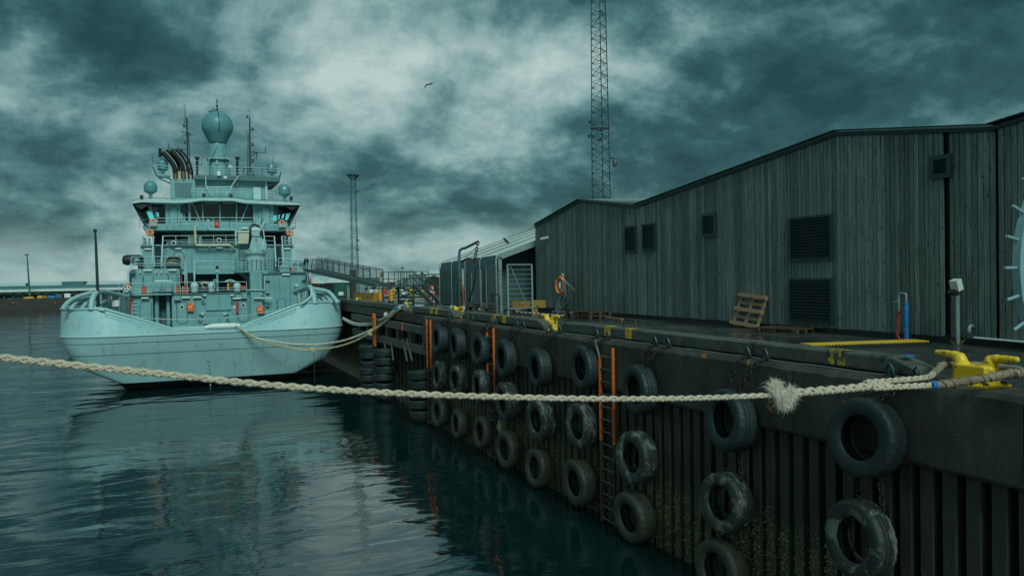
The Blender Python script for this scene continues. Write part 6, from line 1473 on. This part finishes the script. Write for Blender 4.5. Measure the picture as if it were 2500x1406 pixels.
for t in (.1,.9): x = q[0]+(q[1]-q[0])*t; MB().bb(x-.08,120.02,DK,x+.08,120.14,q[2]).build('leg', M['teald'], sg)
def vehicle(x0, x1, y0, y1, Y, m_, label, cat):
    a, b, c, d = rect(x0, y0, x1, y1, Y); r = thing(cat.replace(' ','_'), label, cat, ((a+b)/2, Y, DK)); L_ = b-a; h = max(1.2, d-DK)
    P = [(a,DK+.35),(b,DK+.35),(b,DK+h*.55),(b-L_*.18,DK+h*.6),(b-L_*.3,DK+h),(a+L_*.12,DK+h),(a,DK+h*.6)]
    MB().prism([(x,Y,z) for x,z in P], [(x,Y+1.8,z) for x,z in P]).build('body', m_, r)
    P = [(b-L_*.2,DK+h*.62),(b-L_*.31,DK+h*.93),(a+L_*.14,DK+h*.93),(a+L_*.05,DK+h*.62)]
    MB().prism([(x,Y-.02,z) for x,z in P], [(x,Y-.005,z) for x,z in P]).build('window', M['glass'], r)
    for t in (.2,.8): MB().lathe([(.001,-.1),(.36,-.1),(.36,.1),(.001,.1)], (a+L_*t,Y,DK+.36), 14, 'y').build('wheel', M['black'], r, 40)
vehicle(950, 972, 702, 711, 110, M['red'], 'dark red van parked behind the landing platform', 'van'); vehicle(893, 911, 704, 711, 115, M['pane'], 'turquoise car parked behind the truss', 'car'); vehicle(913, 924, 705, 711, 118, M['shackle'], 'small teal car right of the turquoise one', 'car')
vehicle(972, 985, 702, 712, 105, M['cream'], 'cream truck cab right of the red van', 'truck')
for k, (x, m_, cn_) in enumerate(((906,'white','white'),(918,'pale','grey'),(940,'red','red'),(962,'stripe','yellow'),(984,'white','pale'),(1003,'stripe','amber'),(1030,'yellow','bright yellow'))):
    c = PZ(x, 721, DK); g = MB(); g.lathe([(.22,0),(.28,.06),(.26,.3),(.28,.5),(.12,.62),(.001,.64)], c, 12); tag(g.build('quay_float', M[m_], None, 40), f'{cn_} fishing float lying on the far quay behind the landing', 'float', 'floats on the far quay')
lp2 = thing('lamp_pole', 'short lamp pole seen above the landing platform', 'lamp pole', (PY(982,690,160).x,160,DK)); MB().tube([V((PY(982,690,160).x,160,DK)), PY(982,654,160)], .14, 6).build('pole', M['galv'], lp2); MB().bar(PY(979,654,160), PY(986.5,653,160), .35, .2).build('head', M['dark'], lp2)

# ================================================================== BIRDS
def gull(c, s, label):
    g = MB(); c = V(c)
    body = [c+RT*(x*s)+UP*(y*s)+FW*(z*s) for x,y,z in ((-.30,-.03,0),(-.12,0,0),(.05,.02,0),(.22,.0,0),(.36,-.03,0))]; g.tube(body, [.02*s,.08*s,.11*s,.08*s,.015*s], 8)
    def wing(pts):
        up = [c+RT*(x*s)+UP*(y*s)+FW*(z*s) for x,y,z,_ in pts]; lo = [c+RT*((x+w_)*s)+UP*((y-w_*.9)*s)+FW*((z+.04)*s) for x,y,z,w_ in pts]
        for i in range(len(pts)-1):
            a, b, d, e = up[i], up[i+1], lo[i+1], lo[i]; n_ = V((0,0,.02*s)); g.add([a,b,d,e,a+n_,b+n_,d+n_,e+n_], MB.BF)
    wing([(-.05,.06,0,.22),(-.45,-.02,-.2,.24),(-.62,-.10,-.3,.20),(-.95,-.62,-.5,.10),(-1.1,-.95,-.55,.02)]); wing([(.02,.08,.1,.16),(.2,.32,.3,.14),(.42,.42,.45,.10),(.62,.36,.5,.08),(.74,.14,.5,.03)])
    tag(g.build('flying_gull', M['gull'], None, 50), label, 'bird')
gull(PY(1050,206,60), .42, 'dark gull flying in the sky right of the ship')
gull(PY(1333,531,90), .14, 'tiny far bird flying just above the warehouse corner')
yb = 42.0; zr = tz(yb)+.03+SL*(PY(1234,586,yb).x-TX-.1); c = PY(1235, 584, yb); g = MB(); c = V((c.x, yb, tz(yb)+.06+SL*(c.x-TX)))
g.tube([c+V((.22,0,.03)),c+V((.1,0,.10)),c+V((0,0,.19)),c+V((-.08,0,.28)),c+V((-.12,0,.34)),c+V((-.20,0,.34))], [.02,.06,.085,.06,.045,.01], 10); g.bar(c+V((0,-.02,0)), c+V((0,-.02,.14)), .015); g.bar(c+V((.02,.03,0)), c+V((.02,.03,.14)), .015)
tag(g.build('perched_gull', M['brown'], None, 50), 'gull perched on the tent roof edge', 'bird')
